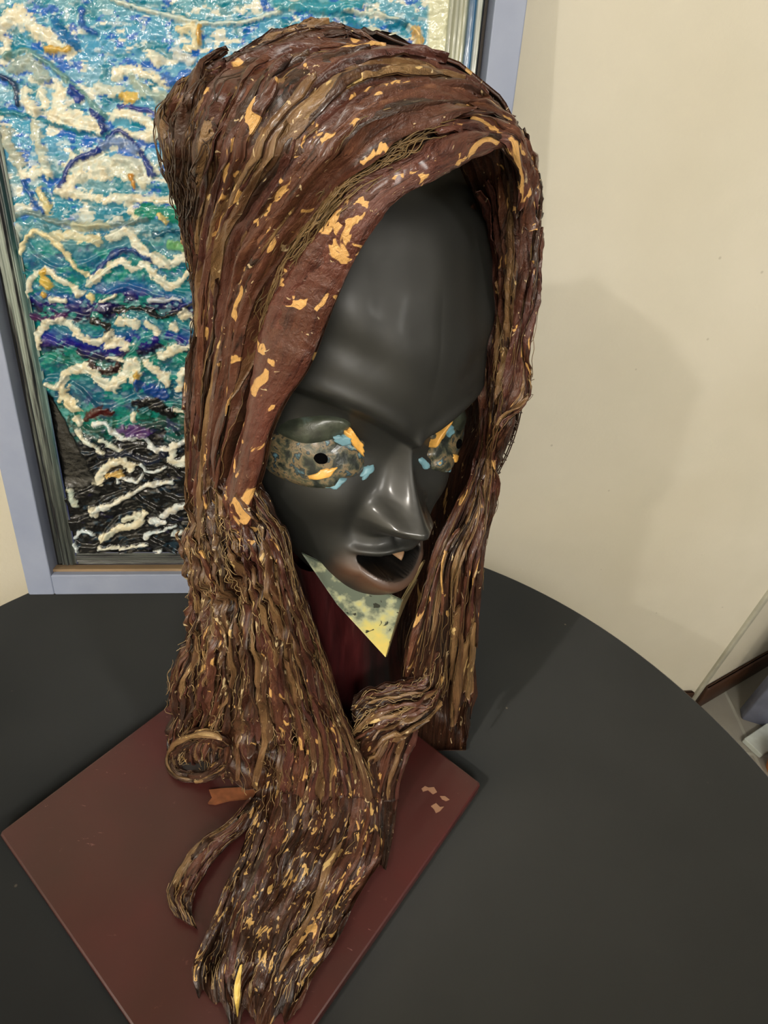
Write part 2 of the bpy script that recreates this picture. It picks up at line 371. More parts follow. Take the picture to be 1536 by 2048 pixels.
def stroke(pts, hw, c=CR, h=.004, soft=.25, ragged=1.1, under=None):
    global Hh
    p = smooth_poly(pts); x0, y0 = p.min(0)-hw*3-12; x1, y1 = p.max(0)+hw*3+12
    sel = (X > x0) & (X < x1) & (Y > y0) & (Y < y1)
    if not sel.any(): return
    xs = X[sel]+jx[sel]; ys = Y[sel]+jy[sel]; d = np.full(xs.shape, 1e9)
    for k in range(len(p)-1):
        a = p[k]; e = p[k+1]-a; L = e@e+1e-9; t = np.clip(((xs-a[0])*e[0]+(ys-a[1])*e[1])/L, 0, 1)
        d = np.minimum(d, np.hypot(xs-a[0]-t*e[0], ys-a[1]-t*e[1]))
    w = hw*(1.1-ragged*.5+ragged*rag[sel]); big = hw > 5.5
    q_ = 1-d/(w*1.05)+(rag2[sel]-.5)*(1.7 if big else 1.35)
    mk = np.zeros(X.shape); mk[sel] = sstep(-.10, .16, q_)*(.82+.18*rag[sel]); mk[sel] *= (d < hw*3)
    if c is not None: blend(mk, c); blend(mk*.45*sstep(.52, .66, rag3), np.array(c)*np.array((.86, .80, .66))); blend(mk*.4*sstep(.5, .36, rag3), np.array(c)*np.array((.74, .84, .88)))
    hh = np.zeros(X.shape); hh[sel] = (h*.42*np.exp(-(d/(hw*1.3))**2)+.0008*sstep(-.1, .3, q_))*(1 if not big else .8); Hh = Hh+hh
    g = np.zeros(X.shape); g[sel] = .0016*np.exp(-((d-hw*2.0)/(hw*.6+2))**2); Hh = Hh-g*.5
ST = [([(220, -2), (262, 12), (300, 20), (345, 34), (420, 46), (490, 42), (560, 22)], 4, (205, 214, 205)), ([(690, 20), (760, 28), (820, 50), (842, 92)], 4, (200, 208, 196)),
      ([(0, 55), (30, 26), (62, 52), (100, 78), (138, 102)], 14, CR), ([(90, 95), (130, 100), (142, 92)], 6, (205, 165, 80)), ([(0, 70), (15, 95), (5, 120)], 6, CR),
      ([(8, 112), (50, 100), (100, 130), (160, 185), (205, 228)], 5, (110, 150, 150)), ([(30, 130), (60, 125), (85, 150)], 13, (160, 172, 165)),
      ([(0, 150), (25, 165), (32, 210)], 5, (24, 60, 96)), ([(0, 224), (60, 232), (130, 256), (208, 268)], 5, (60, 130, 150)), ([(48, 180), (52, 205), (75, 220)], 8, CR), ([(78, 180), (86, 210), (60, 222)], 7, CR),
      ([(122, 182), (112, 212), (140, 235), (180, 240)], 13, CR), ([(100, 232), (160, 250), (200, 256)], 9, CR), ([(140, 180), (155, 195)], 8, (38, 64, 150)),
      ([(180, 218), (198, 240), (208, 262)], 5, (30, 56, 130)), ([(232, 146), (268, 140), (305, 156), (336, 164)], 9, CR), ([(265, 158), (300, 190), (330, 190)], 9, (165, 180, 170)), ([(245, 190), (262, 195)], 10, (222, 186, 100)),
      ([(195, 175), (225, 185), (240, 175)], 8, (205, 208, 195)), ([(228, 230), (250, 225), (290, 240), (310, 262)], 9, CR), ([(235, 262), (290, 272), (330, 278)], 7, CR), ([(235, 210), (290, 218), (310, 228)], 4, (60, 70, 150)),
      ([(362, 60), (385, 55), (395, 85), (370, 95)], 8, (226, 215, 180)), ([(398, 55), (398, 85)], 5, (208, 160, 80)), ([(300, 110), (315, 120)], 9, CR), ([(350, 100), (380, 120)], 9, (200, 205, 205)),
      ([(160, 20), (165, 50), (190, 65)], 6, (56, 96, 170)), ([(110, 40), (125, 70), (150, 90)], 9, (40, 110, 165)), ([(330, 150), (345, 160), (370, 150)], 10, (60, 110, 190)),
      ([(10, 265), (20, 300), (40, 330)], 10, (175, 176, 160)), ([(70, 250), (80, 300), (95, 350)], 9, (196, 200, 186)), ([(45, 350), (80, 345), (100, 352)], 8, CR), ([(80, 380), (92, 420)], 7, (214, 200, 150)), ([(45, 365), (65, 400), (85, 425)], 4, (40, 90, 160)),
      ([(150, 330), (200, 330), (240, 335), (290, 345)], 22, (214, 214, 196)), ([(120, 380), (150, 355), (200, 345)], 12, CR), ([(230, 318), (260, 322), (275, 340)], 8, (206, 205, 190)), ([(262, 352), (268, 375)], 4, (198, 140, 60)),
      ([(116, 374), (150, 322), (192, 302), (226, 266), (250, 268), (285, 312), (306, 352)], 5, (34, 56, 130)), ([(205, 290), (235, 280), (270, 300)], 8, (120, 140, 180)), ([(114, 382), (180, 395), (260, 396), (362, 405)], 8, CR),
      ([(30, 430), (60, 425), (120, 445), (200, 450), (290, 440)], 5, (120, 140, 140)), ([(255, 395), (262, 420), (275, 430)], 8, CR), ([(290, 420), (330, 425), (380, 440)], 14, (40, 140, 120)), ([(320, 430), (335, 445)], 5, (225, 195, 130)), ([(310, 470), (350, 462), (395, 475)], 6, (30, 90, 115)),
      ([(44, 505), (54, 476), (76, 463), (100, 475), (126, 502), (150, 532), (172, 552)], 5, (236, 222, 180)), ([(112, 470), (150, 472), (195, 480)], 8, (220, 212, 180)), ([(150, 455), (215, 450)], 8, (196, 196, 170)),
      ([(224, 472), (256, 466), (282, 498), (330, 524), (362, 515), (398, 480)], 9, CR), ([(345, 490), (375, 495)], 9, (120, 175, 120)), ([(180, 560), (205, 530), (250, 500), (300, 520)], 5, (22, 70, 130)),
      ([(55, 590), (62, 560), (90, 541), (122, 560), (165, 588)], 6, CR), ([(85, 548), (95, 575)], 7, (222, 184, 90)), ([(178, 566), (210, 542), (236, 521), (268, 534), (290, 529), (320, 560), (346, 570), (392, 536)], 7, CR),
      ([(100, 600), (130, 600)], 5, CR), ([(178, 595), (184, 600)], 7, (228, 210, 150)), ([(84, 590), (88, 594)], 4, (214, 170, 80)), ([(200, 602), (232, 592)], 3, CR), ([(300, 600), (360, 598)], 4, (200, 205, 215)),
      ([(60, 632), (100, 640), (130, 632)], 6, (90, 50, 96)), ([(235, 622), (290, 618), (330, 634), (395, 605)], 4, (16, 14, 26)), ([(190, 640), (212, 650), (215, 672)], 7, (54, 30, 34)),
      ([(76, 692), (84, 656), (110, 642), (140, 650), (166, 676), (188, 686), (206, 680), (222, 666)], 6, CR), ([(215, 690), (240, 680), (250, 692)], 10, CR), ([(240, 640), (262, 644), (272, 654)], 9, CR), ([(292, 645), (314, 664)], 6, CR), ([(345, 655), (352, 660)], 6, CR), ([(366, 626), (376, 634)], 8, CR), ([(385, 650), (395, 640)], 6, CR),
      ([(326, 711), (352, 698), (380, 692), (396, 680)], 8, CR), ([(180, 730), (215, 742), (235, 735)], 7, (66, 40, 36)), ([(210, 715), (245, 722)], 3, CR),
      ([(126, 780), (130, 752), (152, 739), (182, 741), (205, 765), (230, 778)], 8, CR), ([(126, 780), (132, 800), (155, 820)], 8, (226, 214, 180)), ([(92, 768), (112, 776), (130, 752)], 4, CR),
      ([(232, 768), (252, 745), (258, 726), (272, 735), (270, 760)], 9, CR), ([(274, 750), (276, 778)], 5, (210, 168, 80)), ([(292, 728), (316, 745), (336, 766)], 8, CR), ([(358, 778), (368, 745), (398, 728)], 6, CR), ([(280, 770), (330, 790)], 9, (40, 80, 150)),
      ([(150, 835), (160, 844)], 6, CR), ([(172, 838), (196, 823), (222, 826)], 8, (86, 44, 32)), ([(278, 808), (308, 808), (342, 826)], 10, (34, 24, 34)), ([(352, 820), (385, 830)], 3, CR), ([(265, 830), (268, 842)], 5, CR),
      ([(184, 852), (212, 850), (242, 876), (290, 874), (310, 898), (350, 892), (388, 872)], 4, (230, 232, 228)), ([(155, 862), (176, 886), (205, 905)], 4, (226, 226, 212)), ([(200, 880), (240, 900)], 4, (226, 226, 212)), ([(245, 862), (296, 866)], 8, (96, 70, 118)),
      ([(200, 912), (250, 908), (300, 925), (330, 905)], 5, (52, 58, 70)), ([(346, 888), (344, 918), (362, 930), (372, 918)], 7, (228, 226, 210)), ([(194, 962), (212, 936), (238, 922), (262, 934)], 7, CR), ([(215, 950), (240, 948)], 5, (212, 176, 110)),
      ([(235, 965), (240, 955), (270, 962), (282, 952)], 3, (220, 224, 222)), ([(280, 932), (300, 944), (330, 934)], 3, (220, 224, 222)), ([(180, 1021), (222, 1010), (270, 984), (290, 972), (345, 964)], 4, (232, 232, 222)), ([(138, 980), (150, 1008), (154, 1012)], 5, (200, 205, 190)),
      ([(205, 1074), (240, 1058), (272, 1050), (288, 1028)], 6, (230, 224, 200)), ([(250, 1040), (275, 1030)], 5, (230, 224, 200)), ([(326, 1032), (360, 1014), (390, 1004)], 5, (228, 228, 222)), ([(182, 1022), (192, 1026)], 5, (226, 222, 205)),
      ([(150, 1076), (166, 1060), (188, 1068)], 3, (214, 220, 222)), ([(200, 1096), (262, 1095), (292, 1090)], 3, (226, 228, 220)), ([(290, 1072), (352, 1050)], 3, (210, 216, 216)), ([(302, 1040), (330, 1046)], 4, (226, 228, 224)), ([(148, 1088), (155, 1100)], 3, (220, 224, 224)), ([(305, 1105), (322, 1104)], 3, (230, 232, 230)), ([(350, 1066), (365, 1070)], 4, (220, 224, 220)), ([(375, 1100), (395, 1098)], 3, (220, 224, 220)),
      ([(700, 55), (760, 90), (800, 110)], 12, (60, 120, 170)), ([(740, 60), (790, 75)], 8, (215, 212, 190)), ([(830, 58), (838, 80)], 9, (216, 176, 110)), ([(812, 92), (830, 108)], 10, (40, 70, 130)), ([(560, 8), (640, 14), (720, 8)], 9, (70, 150, 170)), ([(780, 45), (810, 42)], 7, (50, 120, 150))]
# the pale panel in the upper right corner of the picture
blend(sstep(852, 862, X+jx*.4)*(1-sstep(160, 300, Y)*0), (206, 206, 178)); blend(sstep(910, 916, X)*(1-sstep(924, 930, X)), (120, 150, 140))
for s in ST: stroke(*s)
dk = sstep(772, 800, Y)*(1-sstep(0, 8, X-(96+(Y-790)*.52)-jx))*(1-sstep(955, 985, Y)) ; blend(dk, (22, 23, 28)); Hh = Hh*(1-.9*dk)
bt = sstep(1106, 1116, Y+jy*.3); blend(bt, (44, 50, 52)); Hh = Hh*(1-.85*bt)
m, t, b = nt('wave_relief_paint', .30, .4, .8, .06); at = node(t, 'ShaderNodeAttribute', attribute_name='paint'); v = coords(t)
t.links.new(mixc(t, noise(t, v, 160, 4), at.outputs['Color'], mixc(t, .35, at.outputs['Color'], (.5, .55, .5, 1), 'OVERLAY')), b.inputs['Base Color'])
bp = bump(t, b, noise(t, v, 120, 3, .5), .6, .0022); t.links.new(bp.outputs['Normal'], b.inputs['Coat Normal'])
mesh('relief_canvas', P3(A, B, -.026+Hh*1.5).reshape(-1, 3), gridfaces(NA, NB), m, paint, col=np.clip((colr-.03)*1.10, .004, .85).reshape(-1, 3))

# ================================================================ PLINTH BOARD + SCULPTURE
BZ = .770
q = [atz(x, y, BZ)[:2] for x, y in ((0, 1670), (550, 1250), (963, 1567))]
bl = (q[0]+q[2])/2; eu = (q[2]-q[1]); ev = (q[0]-q[1]); lu = np.linalg.norm(eu); lv = np.linalg.norm(ev); eu /= lu
eu3 = np.array([eu[0], eu[1], 0]); ev3 = np.array([eu[1], -eu[0], 0]); ev3 *= np.sign(ev3[:2]@ev); Bc = np.array([q[1][0], q[1][1], 0])
print('board', lu, lv, np.degrees(math.atan2(eu[1], eu[0])))
sculpt = tag(empty('hooded_head_sculpture', (float(bl[0]), float(bl[1]), TABLE_Z)), 'black head sculpture under a brown fabric hood mounted on a dark red board', 'sculpture')
def m_board():
    m, t, b = nt('oxblood_board', .36, .5, .15); v = coords(t)
    c = ramp(t, noise(t, v, 7, 3), [(.3, rgba((56, 26, 22))), (.5, rgba((64, 27, 25))), (.7, rgba((74, 25, 25)))])
    c = mixc(t, ramp(t, noise(t, v, 60, 5, .7), [(.68, (0, 0, 0)), (.76, (.35, .35, .35))]), c, rgba((140, 96, 88)))
    sc_ = noise(t, coords(t, 'Object', (40, 220, 40), (0, 0, .8)), 1, 4, .6, 1.5)
    msk = noise(t, v, 13, 2)
    mm = node(t, 'ShaderNodeMath', operation='MULTIPLY'); t.links.new(ramp(t, sc_, [(.68, (0, 0, 0)), (.72, (1, 1, 1))]), mm.inputs[0]); t.links.new(ramp(t, msk, [(.52, (0, 0, 0)), (.6, (.6, .6, .6))]), mm.inputs[1])
    c = mixc(t, mm.outputs[0], c, rgba((170, 128, 122)))
    t.links.new(c, b.inputs['Base Color']); bump(t, b, noise(t, v, 90, 4), .2, .0006)
    t.links.new(ramp(t, noise(t, v, 9, 4), [(.3, (.28, .28, .28)), (.7, (.48, .48, .48))]), b.inputs['Roughness'])
    return m
M_BOARD = m_board()
ez = 1.0 if np.cross(eu3, ev3)[2] > 0 else -1.0
V, Fs = box_vf(0, lu, 0, lv, TABLE_Z, BZ, .0022)
Fs = Fs if ez > 0 else [f[::-1] for f in Fs]
mesh('base_board', xf(V, Bc, eu3, ev3, ZZ), Fs, M_BOARD, sculpt, smooth=False)['label'] = 'dark red square base board'

# ---- proxy body: the rows of the photograph give silhouettes; the depth comes from the figure's own axis
YR = np.array([20, 47, 80, 130, 200, 300, 427, 560, 705, 850, 917, 1000, 1084, 1220, 1331, 1425, 1500, 1600, 1800])
DR = np.array([.335, .335, .338, .345, .355, .372, .400, .428, .460, .497, .515, .537, .560, .607, .650, .690, .715, .74, .78])
BR = np.array([.0, .02, .045, .065, .082, .098, .11, .117, .122, .125, .125, .125, .125, .125, .125, .12, .11, .1, .1])
XL = np.array([600, 560, 520, 440, 320, 318, 375, 398, 398, 382, 380, 380, 384, 380, 345, 340, 330, 330, 330])
XR = np.array([690, 720, 790, 925, 1010, 1060, 1070, 1068, 1055, 1040, 1005, 985, 970, 952, 945, 945, 940, 940, 940])
def proxy(px, py, side=-1):
    D = np.interp(py, YR, DR); b_ = np.interp(py, YR, BR); l = np.interp(py, YR, XL); r = np.interp(py, YR, XR)
    u = (px-(l+r)/2)/((r-l)/2); return D+side*b_*np.sqrt(np.clip(1-u*u, 0, 1))
def cap(px, py, D, z=BZ+.004): return np.minimum(D, atz_depth(px, py, z))

def G1(x, m_, s_): return np.exp(-((x-m_)/s_)**2)
class Sheet:
    """surface laid through guide lines; s runs across them, t along them"""
    def __init__(self, guides, ns=120, ntt=300, onboard=False):
        G = []
        for g in guides:
            g = [(p[0], p[1], p[2] if len(p) > 2 else 0.) for p in g]; G.append(cr(np.array(g), ntt))
        G = np.array(G); k = len(G)
        ss = np.linspace(0, k-1, ns); i = np.clip(ss.astype(int), 0, k-2); u = (ss-i)[:, None, None]
        Q = np.concatenate([[2*G[0]-G[1]], G, [2*G[-1]-G[-2]]]); p0, p1, p2, p3 = Q[i], Q[i+1], Q[i+2], Q[i+3]
        T = .5*((2*p1)+(-p0+p2)*u+(2*p0-5*p1+4*p2-p3)*u*u+(-p0+3*p1-3*p2+p3)*u**3)
        px, py, off = T[..., 0], T[..., 1], T[..., 2]
        D = proxy(px, py)+off
        D = cap(px, py, D, BZ+.006)
        D = np.minimum(D, atz_depth(px, py, TABLE_Z+.004))
        self.P = dep(px, py, D); self.ns, self.nt = ns, ntt
        ds = np.gradient(self.P, axis=0); dt = np.gradient(self.P, axis=1)
        self.ws = np.linalg.norm(ds, axis=2).mean()*ns; self.lt = np.linalg.norm(dt, axis=2).mean()*ntt
        N = np.cross(ds, dt); N /= np.linalg.norm(N, axis=2, keepdims=True)+1e-12
        s = np.sign(((CAMP-self.P)*N).sum(2)); s[s == 0] = 1; N *= s[..., None]
        # smooth normals, lean them toward the viewer side
        V = (CAMP-self.P); V /= np.linalg.norm(V, axis=2, keepdims=True)
        N = N*.75+V*.25; N /= np.linalg.norm(N, axis=2, keepdims=True); self.N = N
        self.H = np.zeros((ns, ntt))
    def ragged(self, r, seed, f=22):
        s = np.linspace(0, 1, self.ns)[:, None]; t = np.linspace(0, 1, self.nt)[None]
        k = 1-r*(.15+.85*vn(s*f, 0*s, seed))*sstep(.0, .3, t+0*s); tn = t*k; y = tn*(self.nt-1); j = np.clip(y.astype(int), 0, self.nt-2); v = (y-j)[..., None]; i = np.arange(self.ns)[:, None]
        for nm in ('P', 'N'):
            Z = getattr(self, nm); setattr(self, nm, Z[i, j]*(1-v)+Z[i, j+1]*v)
        self.H = self.H[i, j]; return self
    def fold(self, amp, freq, seed, along=3.):
        s = np.linspace(0, 1, self.ns)[:, None]; t = np.linspace(0, 1, self.nt)[None]
        w = .9*(fbm(t*along+0*s, s*2, seed)-.5)*3/freq
        a = 1-np.abs(2*fbm((s+w)*freq, t*along, seed+3, 2)-1)*2.2
        b_ = 1-np.abs(2*vn((s+w)*freq*2.4, t*along*2, seed+9)-1)*1.6
        self.H = self.H+amp*(a*.8+b_*.35-.5); return self
    def at(self, s, t):
        x = np.clip(s, 0, 1)*(self.ns-1); y = np.clip(t, 0, 1)*(self.nt-1); i = np.clip(x.astype(int), 0, self.ns-2); j = np.clip(y.astype(int), 0, self.nt-2); u = (x-i)[..., None]; v = (y-j)[..., None]
        def L(Z): return (Z[i, j]*(1-u)+Z[i+1, j]*u)*(1-v)+(Z[i, j+1]*(1-u)+Z[i+1, j+1]*u)*v
        return L(self.P)+ (L(self.H[..., None]))*L(self.N), L(self.N)
    def mesh(self, name, m, parent, thick=.002, off=0.):
        P = self.P+(self.H+off)[..., None]*self.N
        s, t = np.meshgrid(np.linspace(0, self.ws, self.ns), np.linspace(0, self.lt, self.nt), indexing='ij')
        n, k = self.ns, self.nt; Pb = P-self.N*thick
        V = np.concatenate([P.reshape(-1, 3), Pb.reshape(-1, 3)]); Fs = gridfaces(n, k); Fb = Fs[:, ::-1]+n*k
        rim = [i*k for i in range(n)]+[(n-1)*k+j for j in range(1, k)]+[i*k+k-1 for i in range(n-2, -1, -1)]+[j for j in range(k-2, 0, -1)]
        rf = [(rim[a], rim[(a+1) % len(rim)], rim[(a+1) % len(rim)]+n*k, rim[a]+n*k) for a in range(len(rim))]
        uv = np.stack([s.ravel(), t.ravel()], 1); uv = np.concatenate([uv, uv])
        return mesh(name, V, np.concatenate([Fs, Fb, np.array(rf)]), m, parent, uv=uv)
def strip(sh, parent, s0, t0, t1, width, m, lift=.002, wob=.02, seed=0, n=None, crown=.0015, name='cloth_strip', twist=.0, crump=.0015, taper=.08):
    n = n or max(16, int(sh.lt*(t1-t0)/.0042)); t = np.linspace(t0, t1, n); k = 6; v = np.linspace(-1, 1, k)
    sc_ = s0+wob*(fbm(t*5, 0*t+seed, seed, 3)-.5)*2
    w = width*(.65+.7*vn(t*14, 0*t+seed*3.1, seed+1))*np.clip(np.minimum((t-t0), (t1-t))/taper/(t1-t0+1e-6)+.25, 0, 1)
    S = sc_[:, None]+v[None]*w[:, None]/sh.ws*.5; T = t[:, None]+0*v[None]
    T = T+.01*(vn(S*30, T*9, seed+2)-.5)
    P, N = sh.at(S, T)
    h = lift*(.4+1.2*vn(t*11, 0*t+seed*1.7, seed+3))[:, None]+crown*(1-v[None]**2)+crump*(fbm(t[:, None]*sh.lt*160, v[None]*1.6+seed, seed+5, 2)-.5)*2
    h = h+twist*v[None]*np.sin(t*17+seed)[:, None]
    P = P+h[..., None]*N; Pb = P-N*.0012
    V = np.concatenate([P.reshape(-1, 3), Pb.reshape(-1, 3)]); Fs = gridfaces(n, k); nk = n*k
    rim = [i*k for i in range(n)]+[(n-1)*k+j for j in range(1, k)]+[i*k+k-1 for i in range(n-2, -1, -1)]+[j for j in range(k-2, 0, -1)]
    rf = [(rim[a], rim[(a+1) % len(rim)], rim[(a+1) % len(rim)]+nk, rim[a]+nk) for a in range(len(rim))]
    uv = np.stack([(v[None]*w[:, None]*.5).ravel(), (t[:, None]*sh.lt+0*v[None]).ravel()], 1)
    return mesh(name, V, np.concatenate([Fs, Fs[:, ::-1]+nk, np.array(rf)]), m, parent, uv=np.concatenate([uv, uv]))
def tubes(lines, rad, m, parent, name='loose_thread', sides=3):
    V = []; Fs = []; b0 = 0
    for li, P in enumerate(lines):
        P = np.asarray(P); n = len(P); T = np.gradient(P, axis=0); T /= np.linalg.norm(T, axis=1, keepdims=True)+1e-9
        A_ = np.cross(T, CAMP-P); A_ /= np.linalg.norm(A_, axis=1, keepdims=True)+1e-9; B_ = np.cross(T, A_)
        r = rad if np.isscalar(rad) else rad[li]
        ang = np.arange(sides)*2*math.pi/sides
        R = P[:, None]+r*(np.cos(ang)[None, :, None]*A_[:, None]+np.sin(ang)[None, :, None]*B_[:, None])
        V.append(R.reshape(-1, 3)); Fs.append(gridfaces(n, sides, True)+b0); b0 += n*sides
    o = mesh(name, np.concatenate(V), np.concatenate(Fs), m, parent); o['kind'] = 'stuff'; return o
def threads(sh, parent, count, srange, trange, m, seed, rad=.00045, wob=.03, lift=.003, length=(.06, .3)):
    L = []; rg = np.random.default_rng(seed)
    for c in range(count):
        s0 = rg.uniform(*srange); a = rg.uniform(*trange); ln = rg.uniform(*length); e = min(a+ln, trange[1]); n = max(8, int((e-a)*sh.lt/.003))
        t = np.linspace(a, e, n); sd = seed*131+c
        s = s0+wob*(fbm(t*22, 0*t+c*1.3, sd, 3)-.5)*2+rg.uniform(-.12, .12)*(t-a)
        P, N = sh.at(s, t); h = lift*(.2+1.1*fbm(t*26, 0*t+c, sd+7, 2)); L.append(P+h[:, None]*N)
    return tubes(L, rad, m, parent)
MIXED = {}
def pickm(r, w=(.34, .26, .24, .16)):
    m = M_STRIP[int(r.choice(4, p=w))]; e = MIXED.get('extra')
    return e if e is not None and r.uniform() < MIXED['p'] else m
def dress(sh, parent, n, seed, wr=(.004, .011), tr=(.3, .95), sr=(0, 1), lift=.0025, wob=.03, w=(.34, .26, .24, .16), t01=(0, 1)):
    rg = np.random.default_rng(seed)
    for i in range(n):
        s0 = sr[0]+(sr[1]-sr[0])*((i+.5*rg.uniform(-1, 1)+.5)/n); ln = rg.uniform(*tr)*(t01[1]-t01[0]); t0 = rg.uniform(t01[0], max(t01[0], t01[1]-ln)); 
        if sh is shH and s0 > .86: t0 = max(t0, .14)
        strip(sh, parent, s0, t0, min(t01[1], t0+ln), rg.uniform(*wr), pickm(rg, w), lift*rg.uniform(.5, 1.7), wob, seed*97+i, twist=rg.uniform(0, .002))

# ---- HOOD: guides from the face hem (first) to the back silhouette (last)
hoodG = [
 [(1000, 292, .010), (930, 318, .004), (851, 362), (785, 403), (725, 490), (672, 602), (622, 729), (575, 800), (545, 866), (530, 935), (512, 1000), (515, 1050)],
 [(1030, 268), (950, 262), (870, 288), (790, 330), (700, 385), (640, 460), (580, 540), (535, 640), (505, 740), (480, 850), (462, 930), (455, 1010), (470, 1085)],
 [(1046, 262), (980, 222), (880, 200), (760, 225), (650, 310), (565, 420), (505, 530), (475, 640), (455, 740), (436, 850), (425, 930), (425, 1010), (440, 1100)],
 [(1020, 232), (910, 165), (800, 135), (690, 150), (590, 230), (525, 330), (475, 430), (448, 530), (436, 640), (420, 740), (410, 850), (405, 930), (405, 1010), (415, 1110)],
 [(975, 188), (860, 122), (745, 98), (630, 112), (545, 160), (485, 240), (445, 340), (422, 440), (412, 540), (414, 640), (402, 740), (395, 850), (392, 930), (393, 1010), (400, 1110)],
 [(850, 118), (770, 98), (690, 68), (590, 72), (500, 112), (425, 155), (385, 230), (375, 330), (385, 440), (400, 540), (408, 640), (392, 740), (386, 850), (384, 930), (385, 1010), (390, 1100)],
 [(760, 92), (690, 62), (600, 58), (520, 92), (430, 145), (352, 186), (324, 228), (330, 310), (372, 430), (396, 530), (401, 640), (382, 750), (380, 850), (381, 930), (382, 1010), (386, 1100)]]
hoodG = [[(p[0]+(0, 0, 0, 0, 2, 8, 12)[gi], p[1]+(0, 0, 0, 2, 6, 12, 14)[gi]*(p[1] < 250), *p[2:]) for p in g] for gi, g in enumerate(hoodG)]
shH = Sheet(hoodG, 260, 420).fold(.0065, 15, 1, 2.5)
_s = np.linspace(0, 1, shH.ns)[:, None]; _t = np.linspace(0, 1, shH.nt)[None]
shH.H = shH.H*sstep(.10, .2, _s)*sstep(0, .06, _t)-.012*G1(_s, .20+.05*np.sin(_t*5), .035)*sstep(.12, .3, _t)*sstep(1, .75, _t)
hood = shH.mesh('hood', M_BASE, sculpt); hood['label'] = 'pleated brown hood streaked with ochre paint'
# face hem: two flat bands
strip(shH, hood, .062, .0, 1., .027, M_HEM, .005, .008, 501, crown=.003, name='hem_band', crump=.0012, taper=.14)
strip(shH, hood, .120, .06, .98, .012, M_HEM, .006, .014, 502, crown=.002, name='hem_band', crump=.0015)
strip(shH, hood, .255, .10, .9, .009, M_STRIP[0], .008, .02, 503, crown=.002, name='hem_band', crump=.001)
dress(shH, hood, 62, 3, (.003, .010), (.4, .92), (.24, .99), .0026, .022, w=(.3, .24, .22, .24))
dress(shH, hood, 26, 5, (.003, .006), (.3, .7), (.12, .99), .004, .03, (.2, .1, .3, .4), (.25, 1))
threads(shH, hood, 320, (.2, 1.0), (.22, 1.), M_THREAD, 11, .00033, .022, .004)
threads(shH, hood, 150, (.75, 1.0), (.3, .8), M_THREAD_D, 12, .00045, .05, .008)
threads(shH, hood, 50, (.9, .98), (.25, .6), M_THREAD, 14, .00035, .04, .007)
dress(shH, hood, 12, 8, (.006, .011), (.3, .6), (.86, .995), .004, .02, (.25, .15, .35, .25), (.24, .7))
threads(shH, hood, 170, (.15, .26), (.12, .62), M_THREAD, 13, .00033, .03, .006, (.05, .15))

# ---- LEFT DRAPE
leftG = [
 [(381, 955, .008), (386, 1100), (386, 1200), (374, 1270), (350, 1340), (344, 1420), (334, 1490), (336, 1548)],
 [(396, 955, .008), (405, 1100), (414, 1200), (410, 1290), (398, 1370), (392, 1430), (378, 1490), (380, 1558)],
 [(415, 955, .006), (440, 1090, -.004), (460, 1200, -.004), (468, 1300), (462, 1390), (450, 1450), (440, 1510), (450, 1572)],
 [(450, 955, .006), (492, 1085, -.008), (515, 1180, -.008), (528, 1280, -.004), (536, 1370), (548, 1450), (560, 1530), (560, 1610)],
 [(485, 955, .006), (540, 1075, -.008), (556, 1150, -.008), (585, 1250, -.004), (604, 1330), (630, 1430), (660, 1520), (668, 1640)],
 [(516, 965, .006), (575, 1068), (590, 1135), (626, 1235), (655, 1320), (684, 1410), (724, 1500), (756, 1580), (762, 1700)]]
shL = Sheet(leftG, 220, 320).ragged(.07, 20, 14).fold(.010, 10, 21, 7)
left = shL.mesh('left_drape', M_BASE, sculpt); left['label'] = 'left fall of crumpled brown fabric'
MIXED.update(extra=M_CRUST, p=.28)
dress(shL, left, 46, 23, (.003, .009), (.35, .98), (.01, .99), .004, .035)
dress(shL, left, 34, 25, (.003, .006), (.2, .5), (.01, .99), .006, .05, (.2, .1, .25, .45))
threads(shL, left, 300, (0, 1.0), (0., 1.), M_THREAD, 27, .00032, .035, .006, (.05, .25))
threads(shL, left, 260, (0, 1.0), (0.1, 1.), M_THREAD_L, 29, .00034, .05, .008, (.02, .09))
threads(shL, left, 120, (.86, 1.0), (.05, .75), M_THREAD, 28, .0003, .06, .009, (.03, .12))
bridgeG = [[(560, 1400, -.006), (570, 1480, -.008), (560, 1560, -.008), (540, 1640, -.004), (505, 1720)], [(620, 1380, -.008), (650, 1480, -.012), (650, 1570, -.014), (640, 1650, -.006), (610, 1740)], [(665, 1370, -.004), (712, 1470, -.008), (745, 1560, -.010), (762, 1650, -.004), (758, 1745)]]
shG = Sheet(bridgeG, 70, 160).fold(.006, 6, 81, 4)
dress(shG, left, 24, 82, (.003, .009), (.4, .95), (.02, .98), .004, .05, (.3, .25, .2, .25)); threads(shG, left, 120, (0, 1), (0, 1), M_THREAD, 83, .0003, .06, .006, (.1, .3))
MIXED['extra'] = None
# ---- FRONT TAIL lying on the board
tailG = [
 [(530, 1520), (512, 1590), (500, 1650), (478, 1720), (448, 1790), (415, 1870), (385, 1940), (400, 2010)],
 [(590, 1510), (575, 1575), (560, 1650), (530, 1730), (500, 1800), (465, 1880), (440, 1960), (450, 2060)],
 [(650, 1500), (640, 1570), (625, 1660), (590, 1740), (555, 1820), (520, 1900), (495, 1980), (490, 2080)],
 [(700, 1490), (705, 1565), (695, 1660), (665, 1740), (625, 1820), (590, 1890), (555, 1970), (530, 2080)],
 [(735, 1490), (757, 1560), (768, 1640), (762, 1720), (715, 1800), (672, 1890), (625, 1960), (585, 2060)]]
def addoff(G, f): return [[(p[0], p[1], f(j/(len(g)-1), i/(len(G)-1))) for j, p in enumerate(g)] for i, g in enumerate(G)]
shT = Sheet(tailG, 150, 220).ragged(.10, 30, 12)
